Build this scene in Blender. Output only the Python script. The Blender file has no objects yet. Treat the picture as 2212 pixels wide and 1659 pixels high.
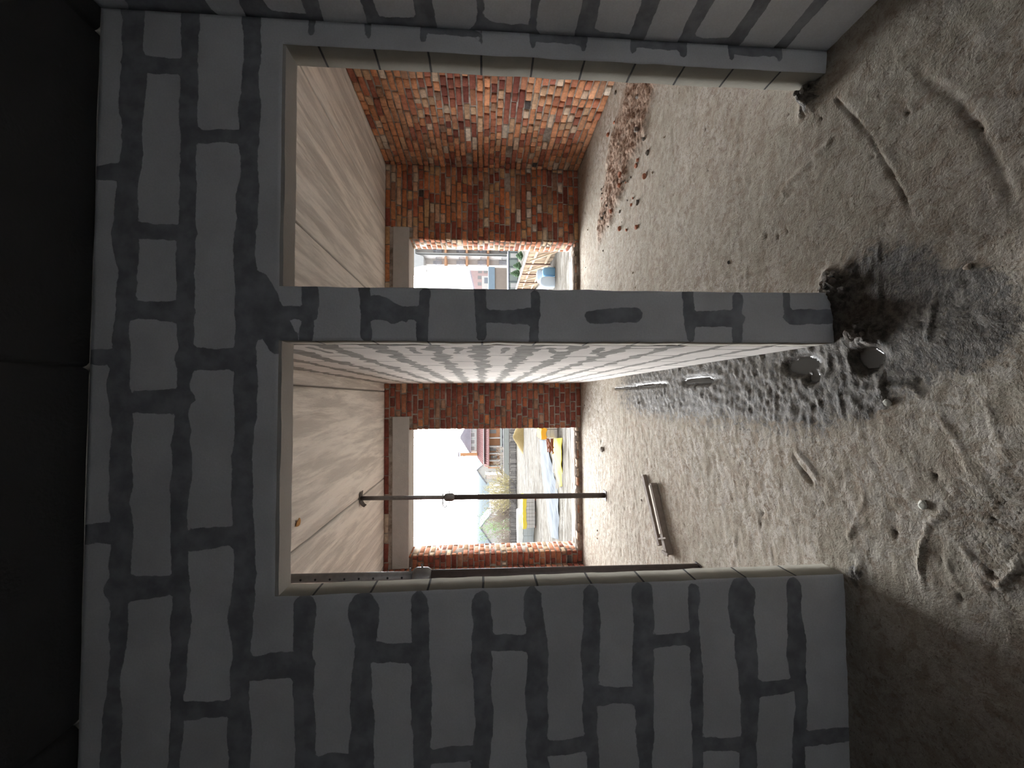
import bpy, math, random
import numpy as np
from mathutils import Vector, Matrix

# ------------------------------------------------------------------ camera
S = bpy.context.scene
COL = S.collection
FPX = 871.5553
PITCH, YAW, ROLL, EYE = 0.0722, 0.0353, -0.0035, 1.3952
cp, sp, cy, sy = math.cos(PITCH), math.sin(PITCH), math.cos(YAW), math.sin(YAW)
FWD = np.array([sy * cp, cy * cp, -sp])
RT0 = np.array([cy, -sy, 0.0])
UP0 = np.cross(RT0, FWD)
RT = math.cos(ROLL) * RT0 + math.sin(ROLL) * UP0
UP = -math.sin(ROLL) * RT0 + math.cos(ROLL) * UP0
cam = bpy.data.cameras.new('camera')
cam.sensor_width = 36.0
cam.sensor_fit = 'HORIZONTAL'
cam.lens = FPX / 2212 * 36
cam.clip_start = 0.02
cam.clip_end = 2000
camo = bpy.data.objects.new('camera', cam)
COL.objects.link(camo)
bx_, by_, bz_ = -UP, RT, -FWD          # the phone was held on its side
camo.matrix_world = Matrix(((bx_[0], by_[0], bz_[0], 0), (bx_[1], by_[1], bz_[1], 0),
                            (bx_[2], by_[2], bz_[2], EYE), (0, 0, 0, 1)))
S.camera = camo

# ------------------------------------------------------------------ light
S.view_settings.view_transform = 'Standard'
S.view_settings.look = 'None'
S.view_settings.gamma = 1.0
S.view_settings.use_curve_mapping = False
S.view_settings.exposure = 0.36
SKY_BASE, SKY_FRONT = 1.7, 28.0
W = bpy.data.worlds.new('overcast_sky')
S.world = W
W.use_nodes = True
nt = W.node_tree
nt.nodes.clear()
tc = nt.nodes.new('ShaderNodeTexCoord')
sx = nt.nodes.new('ShaderNodeSeparateXYZ')
nt.links.new(tc.outputs['Generated'], sx.inputs[0])
mr = nt.nodes.new('ShaderNodeMapRange')
mr.interpolation_type = 'SMOOTHSTEP'
mr.inputs['From Min'].default_value = 0.15
mr.inputs['From Max'].default_value = 0.95
mr.inputs['To Min'].default_value = SKY_BASE
mr.inputs['To Max'].default_value = SKY_FRONT
nt.links.new(sx.outputs['Y'], mr.inputs['Value'])
m2 = nt.nodes.new('ShaderNodeMapRange')            # thinner cloud low ahead, thicker overhead
m2.inputs['From Min'].default_value = 0.3
m2.inputs['From Max'].default_value = 0.9
m2.inputs['To Min'].default_value = 1.0
m2.inputs['To Max'].default_value = 0.06
nt.links.new(sx.outputs['Z'], m2.inputs['Value'])
mm = nt.nodes.new('ShaderNodeMath'); mm.operation = 'MULTIPLY'
nt.links.new(mr.outputs[0], mm.inputs[0]); nt.links.new(m2.outputs[0], mm.inputs[1])
bg = nt.nodes.new('ShaderNodeBackground')
bg.inputs['Color'].default_value = (0.975, 0.99, 1.0, 1)
nt.links.new(mm.outputs[0], bg.inputs['Strength'])
wo = nt.nodes.new('ShaderNodeOutputWorld')
nt.links.new(bg.outputs[0], wo.inputs[0])

# ------------------------------------------------------------------ pixel helpers (photo frame -> place)
def ray(x, y):
    return FWD + RT * ((829.5 - y) / FPX) - UP * ((x - 1106) / FPX)
def at(x, y, Y):
    r = ray(x, y); k = Y / r[1]
    return np.array([r[0] * k, Y, EYE + r[2] * k])
def fl(x, y, z=0.0):
    r = ray(x, y); k = (z - EYE) / r[2]
    return np.array([r[0] * k, r[1] * k, z])

# ------------------------------------------------------------------ noise
def _hash(ix, iy, seed):
    n = (ix.astype(np.int64) * 374761393 + iy.astype(np.int64) * 668265263 + seed * 974634777) & 0x7fffffff
    n = ((n ^ (n >> 13)) * 1274126177) & 0x7fffffff
    n = n ^ (n >> 16)
    return (n & 0xffff) / 65535.0
def vnoise(x, y, seed=0):
    x = np.asarray(x, float); y = np.asarray(y, float)
    ix = np.floor(x); iy = np.floor(y)
    fx = x - ix; fy = y - iy
    fx = fx * fx * (3 - 2 * fx); fy = fy * fy * (3 - 2 * fy)
    a = _hash(ix, iy, seed); b = _hash(ix + 1, iy, seed)
    c = _hash(ix, iy + 1, seed); d = _hash(ix + 1, iy + 1, seed)
    return (a * (1 - fx) + b * fx) * (1 - fy) + (c * (1 - fx) + d * fx) * fy
def fbm(x, y, seed=0, octv=4, gain=0.5):
    s = 0; a = 1; t = 0
    for i in range(octv):
        s = s + a * (vnoise(x * 2 ** i, y * 2 ** i, seed + i * 17) - 0.5); t += a; a *= gain
    return s / t * 2      # about -1..1
def sstep(a, b, x):
    t = np.clip((x - a) / (b - a), 0, 1)
    return t * t * (3 - 2 * t)

# ------------------------------------------------------------------ object helpers
def tag(o, label=None, cat=None, group=None, kind=None):
    if label: o['label'] = label
    if cat: o['category'] = cat
    if group: o['group'] = group
    if kind: o['kind'] = kind
    return o
def empty(name, loc, label, cat, group=None, rz=0.0):
    o = bpy.data.objects.new(name, None)
    COL.objects.link(o)
    o.location = loc
    o.rotation_euler = (0, 0, rz)
    o.empty_display_size = 0.1
    return tag(o, label, cat, group)
def mesh_obj(name, verts, faces, mats, parent=None, smooth=False, fmat=None, attrs=None, fattrs=None, fcol=None):
    me = bpy.data.meshes.new(name)
    if isinstance(faces, np.ndarray) and faces.ndim == 2 and len(faces) > 2000:
        v = np.asarray(verts, np.float32); f = np.asarray(faces, np.int32)
        me.vertices.add(len(v)); me.vertices.foreach_set('co', v.ravel())
        me.loops.add(f.size); me.loops.foreach_set('vertex_index', f.ravel())
        me.polygons.add(len(f))
        me.polygons.foreach_set('loop_start', np.arange(0, f.size, f.shape[1], dtype=np.int32))
        me.update(calc_edges=True)
    else:
        me.from_pydata([tuple(map(float, p)) for p in verts], [], [tuple(int(i) for i in q) for q in faces])
        me.update()
    if not isinstance(mats, (list, tuple)): mats = [mats]
    for m in mats: me.materials.append(m)
    if fmat is not None: me.polygons.foreach_set('material_index', np.asarray(fmat, np.int32))
    if smooth: me.polygons.foreach_set('use_smooth', np.ones(len(me.polygons), bool))
    for k, a in (attrs or {}).items():
        at_ = me.attributes.new(k, 'FLOAT', 'POINT'); at_.data.foreach_set('value', np.asarray(a, np.float32))
    for k, a in (fattrs or {}).items():
        at_ = me.attributes.new(k, 'FLOAT', 'FACE'); at_.data.foreach_set('value', np.asarray(a, np.float32))
    if fcol is not None:
        at_ = me.attributes.new('tint', 'FLOAT_COLOR', 'FACE')
        c = np.ones((len(me.polygons), 4), np.float32); c[:, :3] = fcol
        at_.data.foreach_set('color', c.ravel())
    me.update()
    o = bpy.data.objects.new(name, me)
    COL.objects.link(o)
    if parent is not None: o.parent = parent
    return o

class MB:
    """collects simple shapes for ONE mesh; keeps its own material index per face"""
    def __init__(s): s.v = []; s.f = []; s.m = []; s.c = []
    def add(s, vs, fs, m=0, c=(1, 1, 1)):
        n = len(s.v); s.v += [tuple(map(float, p)) for p in vs]
        s.f += [tuple(i + n for i in q) for q in fs]; s.m += [m] * len(fs); s.c += [c] * len(fs)
    def box(s, a, b, m=0, M=None, c=(1, 1, 1)):
        x0, y0, z0 = np.minimum(a, b); x1, y1, z1 = np.maximum(a, b)
        vs = [(x0, y0, z0), (x1, y0, z0), (x1, y1, z0), (x0, y1, z0), (x0, y0, z1), (x1, y0, z1), (x1, y1, z1), (x0, y1, z1)]
        if M is not None: vs = [tuple(M @ Vector(p)) for p in vs]
        s.add(vs, [(0, 3, 2, 1), (4, 5, 6, 7), (0, 1, 5, 4), (1, 2, 6, 5), (2, 3, 7, 6), (3, 0, 4, 7)], m, c)
    def beam(s, p, q, w, h=None, m=0, up=(0, 0, 1), c=(1, 1, 1)):
        p = Vector(p); q = Vector(q); d = (q - p).normalized(); u = Vector(up)
        if abs(d.dot(u)) > 0.95: u = Vector((1, 0, 0))
        sd = d.cross(u).normalized(); u = sd.cross(d); h = h or w
        vs = []
        for e in (p, q):
            for a, b in ((-1, -1), (1, -1), (1, 1), (-1, 1)): vs.append(tuple(e + sd * a * w / 2 + u * b * h / 2))
        s.add(vs, [(0, 1, 2, 3), (7, 6, 5, 4), (0, 4, 5, 1), (1, 5, 6, 2), (2, 6, 7, 3), (3, 7, 4, 0)], m, c)
    def tube(s, pts, r, n=12, m=0, cap=True):
        pts = [Vector(p) for p in pts]; rs = r if isinstance(r, (list, tuple)) else [r] * len(pts)
        base = len(s.v); prev = None
        for i, p in enumerate(pts):
            d = (pts[min(i + 1, len(pts) - 1)] - pts[max(i - 1, 0)]).normalized()
            if prev is None:
                a = Vector((1, 0, 0)) if abs(d.x) < 0.9 else Vector((0, 1, 0))
                prev = d.cross(a).normalized()
            sd = (prev - d * prev.dot(d)).normalized(); prev = sd; u = d.cross(sd)
            for k in range(n):
                t = 2 * math.pi * k / n
                s.v.append(tuple(p + (sd * math.cos(t) + u * math.sin(t)) * rs[i]))
        for i in range(len(pts) - 1):
            for k in range(n):
                a = base + i * n + k; b = base + i * n + (k + 1) % n
                s.f.append((a, b, b + n, a + n)); s.m.append(m); s.c.append((1, 1, 1))
        if cap:
            s.f.append(tuple(base + k for k in range(n))[::-1]); s.f.append(tuple(base + (len(pts) - 1) * n + k for k in range(n)))
            s.m += [m, m]; s.c += [(1, 1, 1)] * 2
    def build(s, name, mats, parent=None, smooth=False, tint=False):
        return mesh_obj(name, s.v, s.f, mats, parent, smooth, fmat=s.m, fcol=np.array(s.c) if tint else None)

# ------------------------------------------------------------------ materials
class NB:
    def __init__(s, name):
        s.mat = bpy.data.materials.new(name); s.mat.use_nodes = True
        s.t = s.mat.node_tree; s.t.nodes.clear()
        s.out = s.n('ShaderNodeOutputMaterial'); s.b = s.n('ShaderNodeBsdfPrincipled')
        s.l(s.b.outputs[0], s.out.inputs[0])
        s.geo = s.n('ShaderNodeNewGeometry')
        s.pos = s.geo.outputs['Position']
    def n(s, t): return s.t.nodes.new(t)
    def l(s, a, b): s.t.links.new(a, b)
    def setin(s, sock, v):
        if isinstance(v, bpy.types.NodeSocket): s.l(v, sock)
        else: sock.default_value = v
    def math(s, op, a, b=None, c=None, clamp=False):
        m = s.n('ShaderNodeMath'); m.operation = op; m.use_clamp = clamp
        s.setin(m.inputs[0], a)
        if b is not None: s.setin(m.inputs[1], b)
        if c is not None: s.setin(m.inputs[2], c)
        return m.outputs[0]
    def noise(s, scale, det=4, rough=0.55, vec=None, stretch=None, dist=0.0):
        nz = s.n('ShaderNodeTexNoise'); nz.inputs['Scale'].default_value = scale
        nz.inputs['Detail'].default_value = det; nz.inputs['Roughness'].default_value = rough
        nz.inputs['Distortion'].default_value = dist
        v = vec or s.pos
        if stretch:
            mp = s.n('ShaderNodeMapping'); mp.inputs['Scale'].default_value = stretch; s.l(v, mp.inputs[0]); v = mp.outputs[0]
        s.l(v, nz.inputs['Vector'])
        return nz.outputs['Fac']
    def mrange(s, v, a, b, c=0.0, d=1.0, smooth=True):
        m = s.n('ShaderNodeMapRange'); m.interpolation_type = 'SMOOTHSTEP' if smooth else 'LINEAR'
        s.setin(m.inputs['Value'], v)
        for k, x in (('From Min', a), ('From Max', b), ('To Min', c), ('To Max', d)): s.setin(m.inputs[k], x)
        return m.outputs[0]
    def mix(s, f, a, b, mode='MIX'):
        m = s.n('ShaderNodeMix'); m.data_type = 'RGBA'; m.blend_type = mode
        s.setin(m.inputs['Factor'], f)
        for i, c in ((6, a), (7, b)):
            if isinstance(c, tuple) and len(c) == 3: c = (*c, 1)
            s.setin(m.inputs[i], c)
        return m.outputs[2]
    def attr(s, name, out='Fac'):
        a = s.n('ShaderNodeAttribute'); a.attribute_name = name; return a.outputs[out]
    def bump(s, h, strength=0.5, dist=0.01):
        b = s.n('ShaderNodeBump'); b.inputs['Strength'].default_value = strength; b.inputs['Distance'].default_value = dist
        s.l(h, b.inputs['Height']); s.l(b.outputs[0], s.b.inputs['Normal'])
    def color(s, c):
        if isinstance(c, tuple): c = (*c[:3], 1)
        s.setin(s.b.inputs['Base Color'], c)
    def rough(s, v): s.setin(s.b.inputs['Roughness'], v)
def simple(name, col, rough=0.8, var=0.15, scale=8.0, metal=0.0, bump=0.0, bscale=60, tint=False, spec=0.5):
    k = NB(name)
    f = k.noise(scale, 3)
    a = tuple(max(0, c * (1 - var)) for c in col); b = tuple(min(1, c * (1 + var)) for c in col)
    cc = k.mix(f, a, b)
    if tint: cc = k.mix(1.0, cc, k.attr('tint', 'Color'), 'MULTIPLY')
    k.color(cc); k.rough(rough)
    k.b.inputs['Metallic'].default_value = metal
    k.b.inputs['Specular IOR Level'].default_value = spec
    if bump: k.bump(k.noise(bscale, 3), bump, 0.01)
    return k.mat

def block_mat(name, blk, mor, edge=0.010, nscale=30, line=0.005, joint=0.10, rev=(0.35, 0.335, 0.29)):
    """aerated blocks with mortar smeared past the joints; 'mort' is the distance to the smear, 'side' marks sawn reveals"""
    k = NB(name)
    d = k.attr('mort'); side = k.attr('side')
    nz = k.noise(nscale, 5, 0.6)
    d2 = k.math('ADD', d, k.math('MULTIPLY', k.math('SUBTRACT', nz, 0.5), edge))
    m = k.mrange(d2, -0.0015, 0.0015, 1.0, 0.0)
    m = k.math('MULTIPLY', m, k.math('SUBTRACT', 1.0, side))
    f1 = k.noise(3.1, 4); f2 = k.noise(160, 2)
    bc = k.mix(k.mrange(f1, 0.3, 0.7), tuple(c * 0.90 for c in blk), tuple(min(1, c * 1.07) for c in blk))
    bc = k.mix(k.mrange(f2, 0.25, 0.75), bc, k.mix(1.0, bc, (0.93, 0.93, 0.93), 'MULTIPLY'))
    mc = k.mix(k.mrange(k.noise(14, 4), 0.3, 0.7), tuple(c * 0.78 for c in mor), tuple(c * 1.2 for c in mor))
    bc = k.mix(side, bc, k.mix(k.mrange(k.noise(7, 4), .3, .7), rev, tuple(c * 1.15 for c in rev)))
    cc = k.mix(m, bc, mc)
    # joint lines on the reveals
    sp_ = k.n('ShaderNodeSeparateXYZ'); k.l(k.pos, sp_.inputs[0])
    pp = k.math('PINGPONG', k.math('ADD', sp_.outputs['Z'], k.math('MULTIPLY', k.noise(9, 3), 0.006)), 0.1)
    ln = k.math('MULTIPLY', k.mrange(pp, line * 0.5, line, 1.0, 0.0), side)
    cc = k.mix(ln, cc, tuple(c * joint for c in blk))
    k.color(cc); k.rough(0.97); k.b.inputs['Specular IOR Level'].default_value = 0.1
    h = k.math('ADD', k.math('MULTIPLY', m, 0.6), k.math('MULTIPLY', k.noise(90, 4), 0.35))
    h = k.math('SUBTRACT', h, k.math('MULTIPLY', ln, 1.5))
    k.bump(h, 0.6, 0.004)
    return k.mat

M = {}
M['block_front'] = block_mat('aerated_block_smeared', (0.84, 0.86, 0.89), (0.33, 0.345, 0.375), 0.018, 24)
M['block_part'] = block_mat('aerated_block_ragged_mortar', (0.76, 0.735, 0.70), (0.30, 0.295, 0.275), 0.014, 40)

def brick_mat():
    k = NB('old_brick')
    t = k.attr('tint', 'Color')
    f = k.noise(22, 5, 0.65); f2 = k.noise(120, 3)
    c = k.mix(1.0, t, k.mix(k.mrange(f, 0.3, 0.7), (0.70, 0.68, 0.66), (1.12, 1.1, 1.06)), 'MULTIPLY')
    # lime bloom / smeared mortar
    bl = k.mrange(k.noise(3.3, 5, 0.7), 0.58, 0.72)
    c = k.mix(k.math('MULTIPLY', bl, 0.45), c, (0.36, 0.30, 0.25))
    k.color(c); k.rough(0.95); k.b.inputs['Specular IOR Level'].default_value = 0.08
    k.bump(k.math('ADD', f2, k.math('MULTIPLY', f, 1.5)), 0.9, 0.004)
    return k.mat
M['brick'] = brick_mat()
def mortar_mat():
    k = NB('rough_lime_mortar')
    f = k.noise(5, 5, 0.7); f2 = k.noise(70, 4)
    c = k.mix(k.mrange(f, 0.35, 0.65), (0.17, 0.135, 0.11), (0.42, 0.38, 0.335))
    k.b.inputs['Specular IOR Level'].default_value = 0.05
    k.color(c); k.rough(0.97); k.bump(f2, 1.0, 0.006)
    return k.mat
M['mortar'] = mortar_mat()

def ceiling_mat():
    k = NB('cast_concrete_slab')
    st = k.noise(6.0, 5, 0.62, stretch=(1.6, 0.16, 1.0), dist=0.25)
    st2 = k.noise(2.2, 3, 0.5, stretch=(1.3, 0.3, 1.0))
    c = k.mix(k.mrange(st, 0.38, 0.62), (0.60, 0.575, 0.525), (0.91, 0.88, 0.81))
    c = k.mix(k.mrange(st2, 0.35, 0.65, 0.0, 0.35), c, (0.72, 0.70, 0.66))
    g = k.attr('seam')
    c = k.mix(g, c, (0.12, 0.11, 0.10))
    k.color(c); k.rough(0.9)
    h = k.math('ADD', st, k.math('MULTIPLY', k.noise(45, 4), 0.12))
    k.bump(h, 0.6, 0.05)
    return k.mat
M['ceiling'] = ceiling_mat()

def floor_mat():
    k = NB('trampled_clay_screed')
    wet = k.attr('wet'); pud = k.attr('puddle'); red = k.attr('rubble'); pale = k.attr('pale'); dk = k.attr('cavity')
    f1 = k.noise(1.6, 5, 0.6); f2 = k.noise(13, 6, 0.7, dist=0.6); f3 = k.noise(60, 4, 0.6)
    f4 = k.noise(24, 6, 0.72, dist=1.2); f5 = k.noise(6, 5, 0.7, dist=.7); f6 = k.noise(230, 2, .5)
    c = k.mix(k.mrange(f2, 0.38, 0.60), (0.33, 0.272, 0.215), (0.44, 0.395, 0.325))
    c = k.mix(k.mrange(f1, 0.4, 0.62, 0.0, 0.4), c, (0.355, 0.335, 0.275))
    blot = k.math('MULTIPLY', k.mrange(f4, 0.45, 0.53), k.mrange(f5, 0.40, 0.55, 0.2, 1.0))
    c = k.mix(k.math('MULTIPLY', blot, k.math('ADD', 0.35, k.math('MULTIPLY', pale, 0.65))), c, (0.62, 0.59, 0.54))
    c = k.mix(k.math('MULTIPLY', k.mrange(f5, 0.55, 0.7), 0.35), c, (0.23, 0.165, 0.13))
    c = k.mix(k.mrange(f3, 0.60, 0.68, 0.0, 0.6), c, (0.14, 0.105, 0.08))
    c = k.mix(k.mrange(k.noise(150, 3, .6), 0.62, 0.70, 0.0, 0.7), c, (0.10, 0.08, 0.065))
    c = k.mix(k.mrange(f6, 0.3, 0.7, 0.0, 0.22), c, (0.20, 0.17, 0.145))
    rc = k.mix(k.mrange(k.noise(38, 5, 0.7), 0.38, 0.62), (0.13, 0.07, 0.045), (0.46, 0.33, 0.25))
    c = k.mix(k.math('MULTIPLY', red, k.mrange(f2, 0.25, 0.6, 0.55, 1.0)), c, rc)
    wn = k.mrange(k.math('ADD', wet, k.math('MULTIPLY', k.math('SUBTRACT', f4, 0.5), 2.2)), 0.22, 0.78)
    wc = k.mix(k.mrange(k.noise(34, 5, 0.7), 0.35, 0.65), (0.045, 0.04, 0.034), (0.165, 0.148, 0.125))
    c = k.mix(wn, c, wc)
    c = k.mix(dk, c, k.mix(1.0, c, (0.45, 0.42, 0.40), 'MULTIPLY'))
    c = k.mix(pud, c, (0.05, 0.048, 0.043))
    k.color(c)
    r = k.mrange(wn, 0, 1, 0.93, 0.62, False)
    k.setin(k.b.inputs['Specular IOR Level'], k.mrange(k.math('MAXIMUM', wn, pud), 0, 1, 0.08, 0.32, False))
    k.rough(k.math("ADD", k.math("MULTIPLY", r, k.math("SUBTRACT", 1.0, pud)), k.math("MULTIPLY", pud, 0.12)))
    h = k.math('ADD', k.math('MULTIPLY', f2, 1.0), k.math('MULTIPLY', k.noise(120, 4, 0.6), 0.4))
    h = k.math('MULTIPLY', h, k.math('SUBTRACT', 1.0, pud))
    k.bump(h, 0.85, 0.009)
    return k.mat
M['floor'] = floor_mat()
M['lintel'] = simple('grey_concrete_lintel', (0.42, 0.41, 0.39), 0.9, 0.12, 12, bump=0.3)
M['header'] = simple('grey_lintel_face', (0.50, 0.49, 0.47), 0.85, 0.06, 8, bump=0.3, bscale=90)
M['steel'] = simple('dull_galvanised_steel', (0.17, 0.165, 0.16), 0.5, 0.35, 30, metal=0.6, bump=0.2)
M['steel_dark'] = simple('rusty_dark_steel', (0.075, 0.06, 0.055), 0.65, 0.4, 30, metal=0.4)
M['black'] = simple('hole_black', (0.01, 0.01, 0.01), 0.9)

# ------------------------------------------------------------------ gridded slab walls
def coords(a, b, step, marks=()):
    ms = sorted([m for m in set([a, b] + list(marks)) if a <= m <= b])
    out = []
    for p, q in zip(ms[:-1], ms[1:]):
        n = max(1, int(round((q - p) / step)))
        out += list(np.linspace(p, q, n + 1)[:-1])
    return np.array(out + [b])
def slab(name, O, U, V, N, us, vs, holes, th, mat, attr_fn=None, disp=None, edge_jit=0.0, seed=1, parent=None, shift=None):
    """a wall in local (u,v), front towards N, th thick, with rectangular holes"""
    O, U, V, N = map(lambda a: np.array(a, float), (O, U, V, N))
    A, B = np.meshgrid(us, vs, indexing='ij')
    nu, nv = A.shape
    uu = A.copy(); vv = B.copy()
    cu = (us[:-1] + us[1:]) / 2; cv = (vs[:-1] + vs[1:]) / 2
    CA, CB = np.meshgrid(cu, cv, indexing='ij')
    keep = np.ones(CA.shape, bool)
    for (u0, u1, v0, v1) in holes: keep &= ~((CA > u0) & (CA < u1) & (CB > v0) & (CB < v1))
    if edge_jit:
        for (u0, u1, v0, v1) in holes:
            for e, sgn in ((u0, 1), (u1, -1)):
                mk = (np.abs(A - e) < 1e-6) & (B >= v0 - 1e-6) & (B <= v1 + 1e-6)
                uu[mk] += edge_jit * fbm(B[mk] * 9, B[mk] * 0 + e * 7, seed, 4)
            for e in (v1,):
                mk = (np.abs(B - e) < 1e-6) & (A > u0 + 1e-3) & (A < u1 - 1e-3)
                vv[mk] += edge_jit * 0.7 * fbm(A[mk] * 9, A[mk] * 0 + e * 5, seed + 3, 4)
    w = disp(A, B) if disp else np.zeros_like(A)
    P = O + uu[..., None] * U + vv[..., None] * V + w[..., None] * N
    Q = O + uu[..., None] * U + vv[..., None] * V - th * N
    if shift is not None:
        P = P + shift(A, B)[..., None] * U; Q = Q + shift(A, B)[..., None] * U
    verts = np.concatenate([P.reshape(-1, 3), Q.reshape(-1, 3)])
    idx = np.arange(nu * nv).reshape(nu, nv); off = nu * nv
    flip = np.dot(np.cross(U, V), N) < 0
    a, b, c, d = idx[:-1, :-1][keep], idx[1:, :-1][keep], idx[1:, 1:][keep], idx[:-1, 1:][keep]
    fr = np.stack([a, b, c, d], 1); bk = np.stack([a, d, c, b], 1) + off
    fs = [fr, bk]; sd = [np.zeros(len(fr)), np.zeros(len(bk))]
    kp = np.pad(keep, 1)
    k0 = kp[1:-1, 1:-1]
    for (di, dj, e0, e1) in ((-1, 0, (0, 1), (0, 0)), (1, 0, (1, 0), (1, 1)), (0, -1, (0, 0), (1, 0)), (0, 1, (1, 1), (0, 1))):
        nb = kp[1 + di:kp.shape[0] - 1 + di, 1 + dj:kp.shape[1] - 1 + dj]
        ii, jj = np.where(k0 & ~nb)
        if len(ii) == 0: continue
        p = idx[ii + e0[0], jj + e0[1]]; q = idx[ii + e1[0], jj + e1[1]]
        fs.append(np.stack([p, q, q + off, p + off][::-1], 1)); sd.append(np.ones(len(p)))
    F = np.concatenate(fs)
    if flip: F = F[:, ::-1]
    side = np.concatenate(sd)
    attrs = {}
    if attr_fn:
        for k, v in attr_fn(A, B).items(): attrs[k] = np.concatenate([v.ravel(), v.ravel()])
    return mesh_obj(name, verts, np.ascontiguousarray(F), mat, parent, attrs=attrs, fattrs={'side': side})

def smear(strokes, seed, wob=0.45, fr=5.0):
    """distance field of mortar strokes (u0,v0,u1,v1,half_width)"""
    def f(A, B):
        D = np.full(A.shape, 9.0)
        for i, (x0, z0, x1, z1, hw) in enumerate(strokes):
            dx, dz = x1 - x0, z1 - z0; L2 = dx * dx + dz * dz + 1e-9
            t = np.clip(((A - x0) * dx + (B - z0) * dz) / L2, 0, 1)
            dd = np.hypot(A - x0 - t * dx, B - z0 - t * dz)
            s_ = t * math.sqrt(L2) + i * 3.7
            sgn = np.sign((A - x0) * dz - (B - z0) * dx)
            wv = hw * (1 + wob * fbm(s_ * fr, s_ * 0 + i * 1.31 + sgn * 5, seed + i, 3) * 1.6)
            D = np.minimum(D, dd - np.maximum(wv, 0.004))
        return {'mort': D}
    return f

D1, TH1 = 1.494, 0.0955
D2, TH2 = 5.670, 0.38
CEIL = 2.75
XL, PL, PR, XR, XC = -0.689, 0.211, 0.4084, 1.3057, 1.402
HEAD = 2.1235
XWR, XWL = 3.302, -2.315
NEARL, NEARB = -1.95, -1.3

# ------------------------------------------------------------------ wall_front : block wall with two openings
st = []
zj = [0.2, 0.4, 0.6, 0.8, 1.0, 1.2, 1.4, 1.615, 1.82, 2.02, 2.235, 2.44, 2.645]
zc = [0] + zj + [2.75]
rnd = random.Random(4)
for k, z in enumerate(zj):
    hw = (0.030, 0.036, 0.024, 0.036, 0.028, 0.034, 0.030, 0.030, 0.040, 0.032, 0.034, 0.030, 0.036)[k]
    if z < HEAD:
        st.append((NEARL, z, XL - 0.035, z + 0.004, hw))
        if k in (1, 3, 6, 8): st.append((XL - 0.16, z, XL - 0.06, z, hw * 1.25))
        st.append((XR + 0.05, z, XC, z, 0.012))
    else:
        st.append((NEARL, z, XC, z, hw))
vj = {0: 1590, 1: 1485, 2: 1611, 3: 1382, 4: 1506, 5: 1611, 6: 1394, 7: 1630, 8: 1412}
xm = (1770, 1665, 1560, 1445, 1330, 1212, 1090, 965, 845)
for k, y in vj.items():
    u = at(xm[k], y, D1)[0]
    while u > NEARL:
        st.append((u, zc[k] + 0.01, u + rnd.uniform(-.01, .01), zc[k + 1] - 0.01, rnd.uniform(.024, .036))); u -= 0.6
for k, ys in {9: (1700,), 10: (1439,), 11: (775, 1170, 1540), 12: (670, 870, 1269), 13: (770, 1150)}.items():
    zm = (zc[k] + zc[k + 1]) / 2
    for y in ys:
        u = at(640 if k == 10 else 300, y, D1)[0]
        z0 = max(zc[k], HEAD + 0.02 if k == 10 and u > XL else zc[k])
        st.append((u, z0 + 0.01, u, zc[k + 1] - 0.01, rnd.uniform(.026, .046)))
for k, u in ((11, 0.95), (12, 1.2), (12, 0.6), (13, 0.8)):
    st.append((u, zc[k], u, zc[k + 1], 0.03))
# the pier between the openings: every other course is two block ends with a joint down the middle
XM = (PL + PR) / 2
for k in (0, 2, 4, 6, 8, 10):
    a, b = zc[k], min(zc[k + 1], 2.2)
    st.append((XM + 0.004, a + 0.012, XM - 0.004, b - 0.015, 0.028))
    if k in (2, 6, 8, 10):
        st.append((PL + 0.005, a + .004, PR - 0.02, a - .004, 0.020)); st.append((PL + 0.02, b, PR - 0.005, b + .004, 0.022))
st.append((PR - 0.06, 0.2, PR, 0.2, 0.014)); st.append((XM, 2.02, PR, 2.02, 0.03)); st.append((PL, 2.12, PR, 2.2, 0.05))
st.append((XM - .01, 1.72, XM + .02, 1.78, 0.045))
# right-hand end blocks of the wall
for k in (1, 3, 5, 7): st.append((XC - 0.008, zc[k] + .02, XC - .008, zc[k + 1] - .02, 0.022))
us = coords(NEARL, XC, 0.014, (XL, PL, PR, XR)); vs = coords(0.0 - 0.06, CEIL, 0.014, (HEAD,))
lean = lambda A, B: (0.0015 * 0) * B
wf = slab('wall_front', (0, D1, 0), (1, 0, 0), (0, 0, 1), (0, -1, 0), us, vs,
          [(XL, PL, -1, HEAD), (PR, XR, -1, HEAD)], TH1, M['block_front'], smear(st, 11), edge_jit=0.004, seed=5)
tag(wf, kind='structure')

for nme, a, b in (('trim_3', XL, PL), ('trim_4', PR, XR)):
    hd = MB(); n_ = 60; vs_ = []; fs_ = []
    for i in range(n_ + 1):
        x = a + .001 + (b - a - .002) * i / n_; dz = .003 * float(fbm(np.array(x * 11), np.array(a), 5, 3)); bk_ = .004 * float(fbm(np.array(x * 23), np.array(b), 6, 3))
        vs_ += [(x, D1 + .002, HEAD + .004), (x, D1 + .004, HEAD - .010 + dz), (x, D1 + TH1 - .002 + bk_, HEAD - .010 + dz * .5), (x, D1 + TH1 - .002 + bk_, HEAD + .004)]
    for i in range(n_):
        for k in range(4): p_ = 4 * i + k; q_ = 4 * i + (k + 1) % 4; fs_.append((p_, q_, q_ + 4, p_ + 4))
    fs_ += [(0, 3, 2, 1), (4 * n_, 4 * n_ + 1, 4 * n_ + 2, 4 * n_ + 3)]
    hd.add(vs_, fs_); o = hd.build(nme, M['header']); tag(o, kind='structure')

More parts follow.
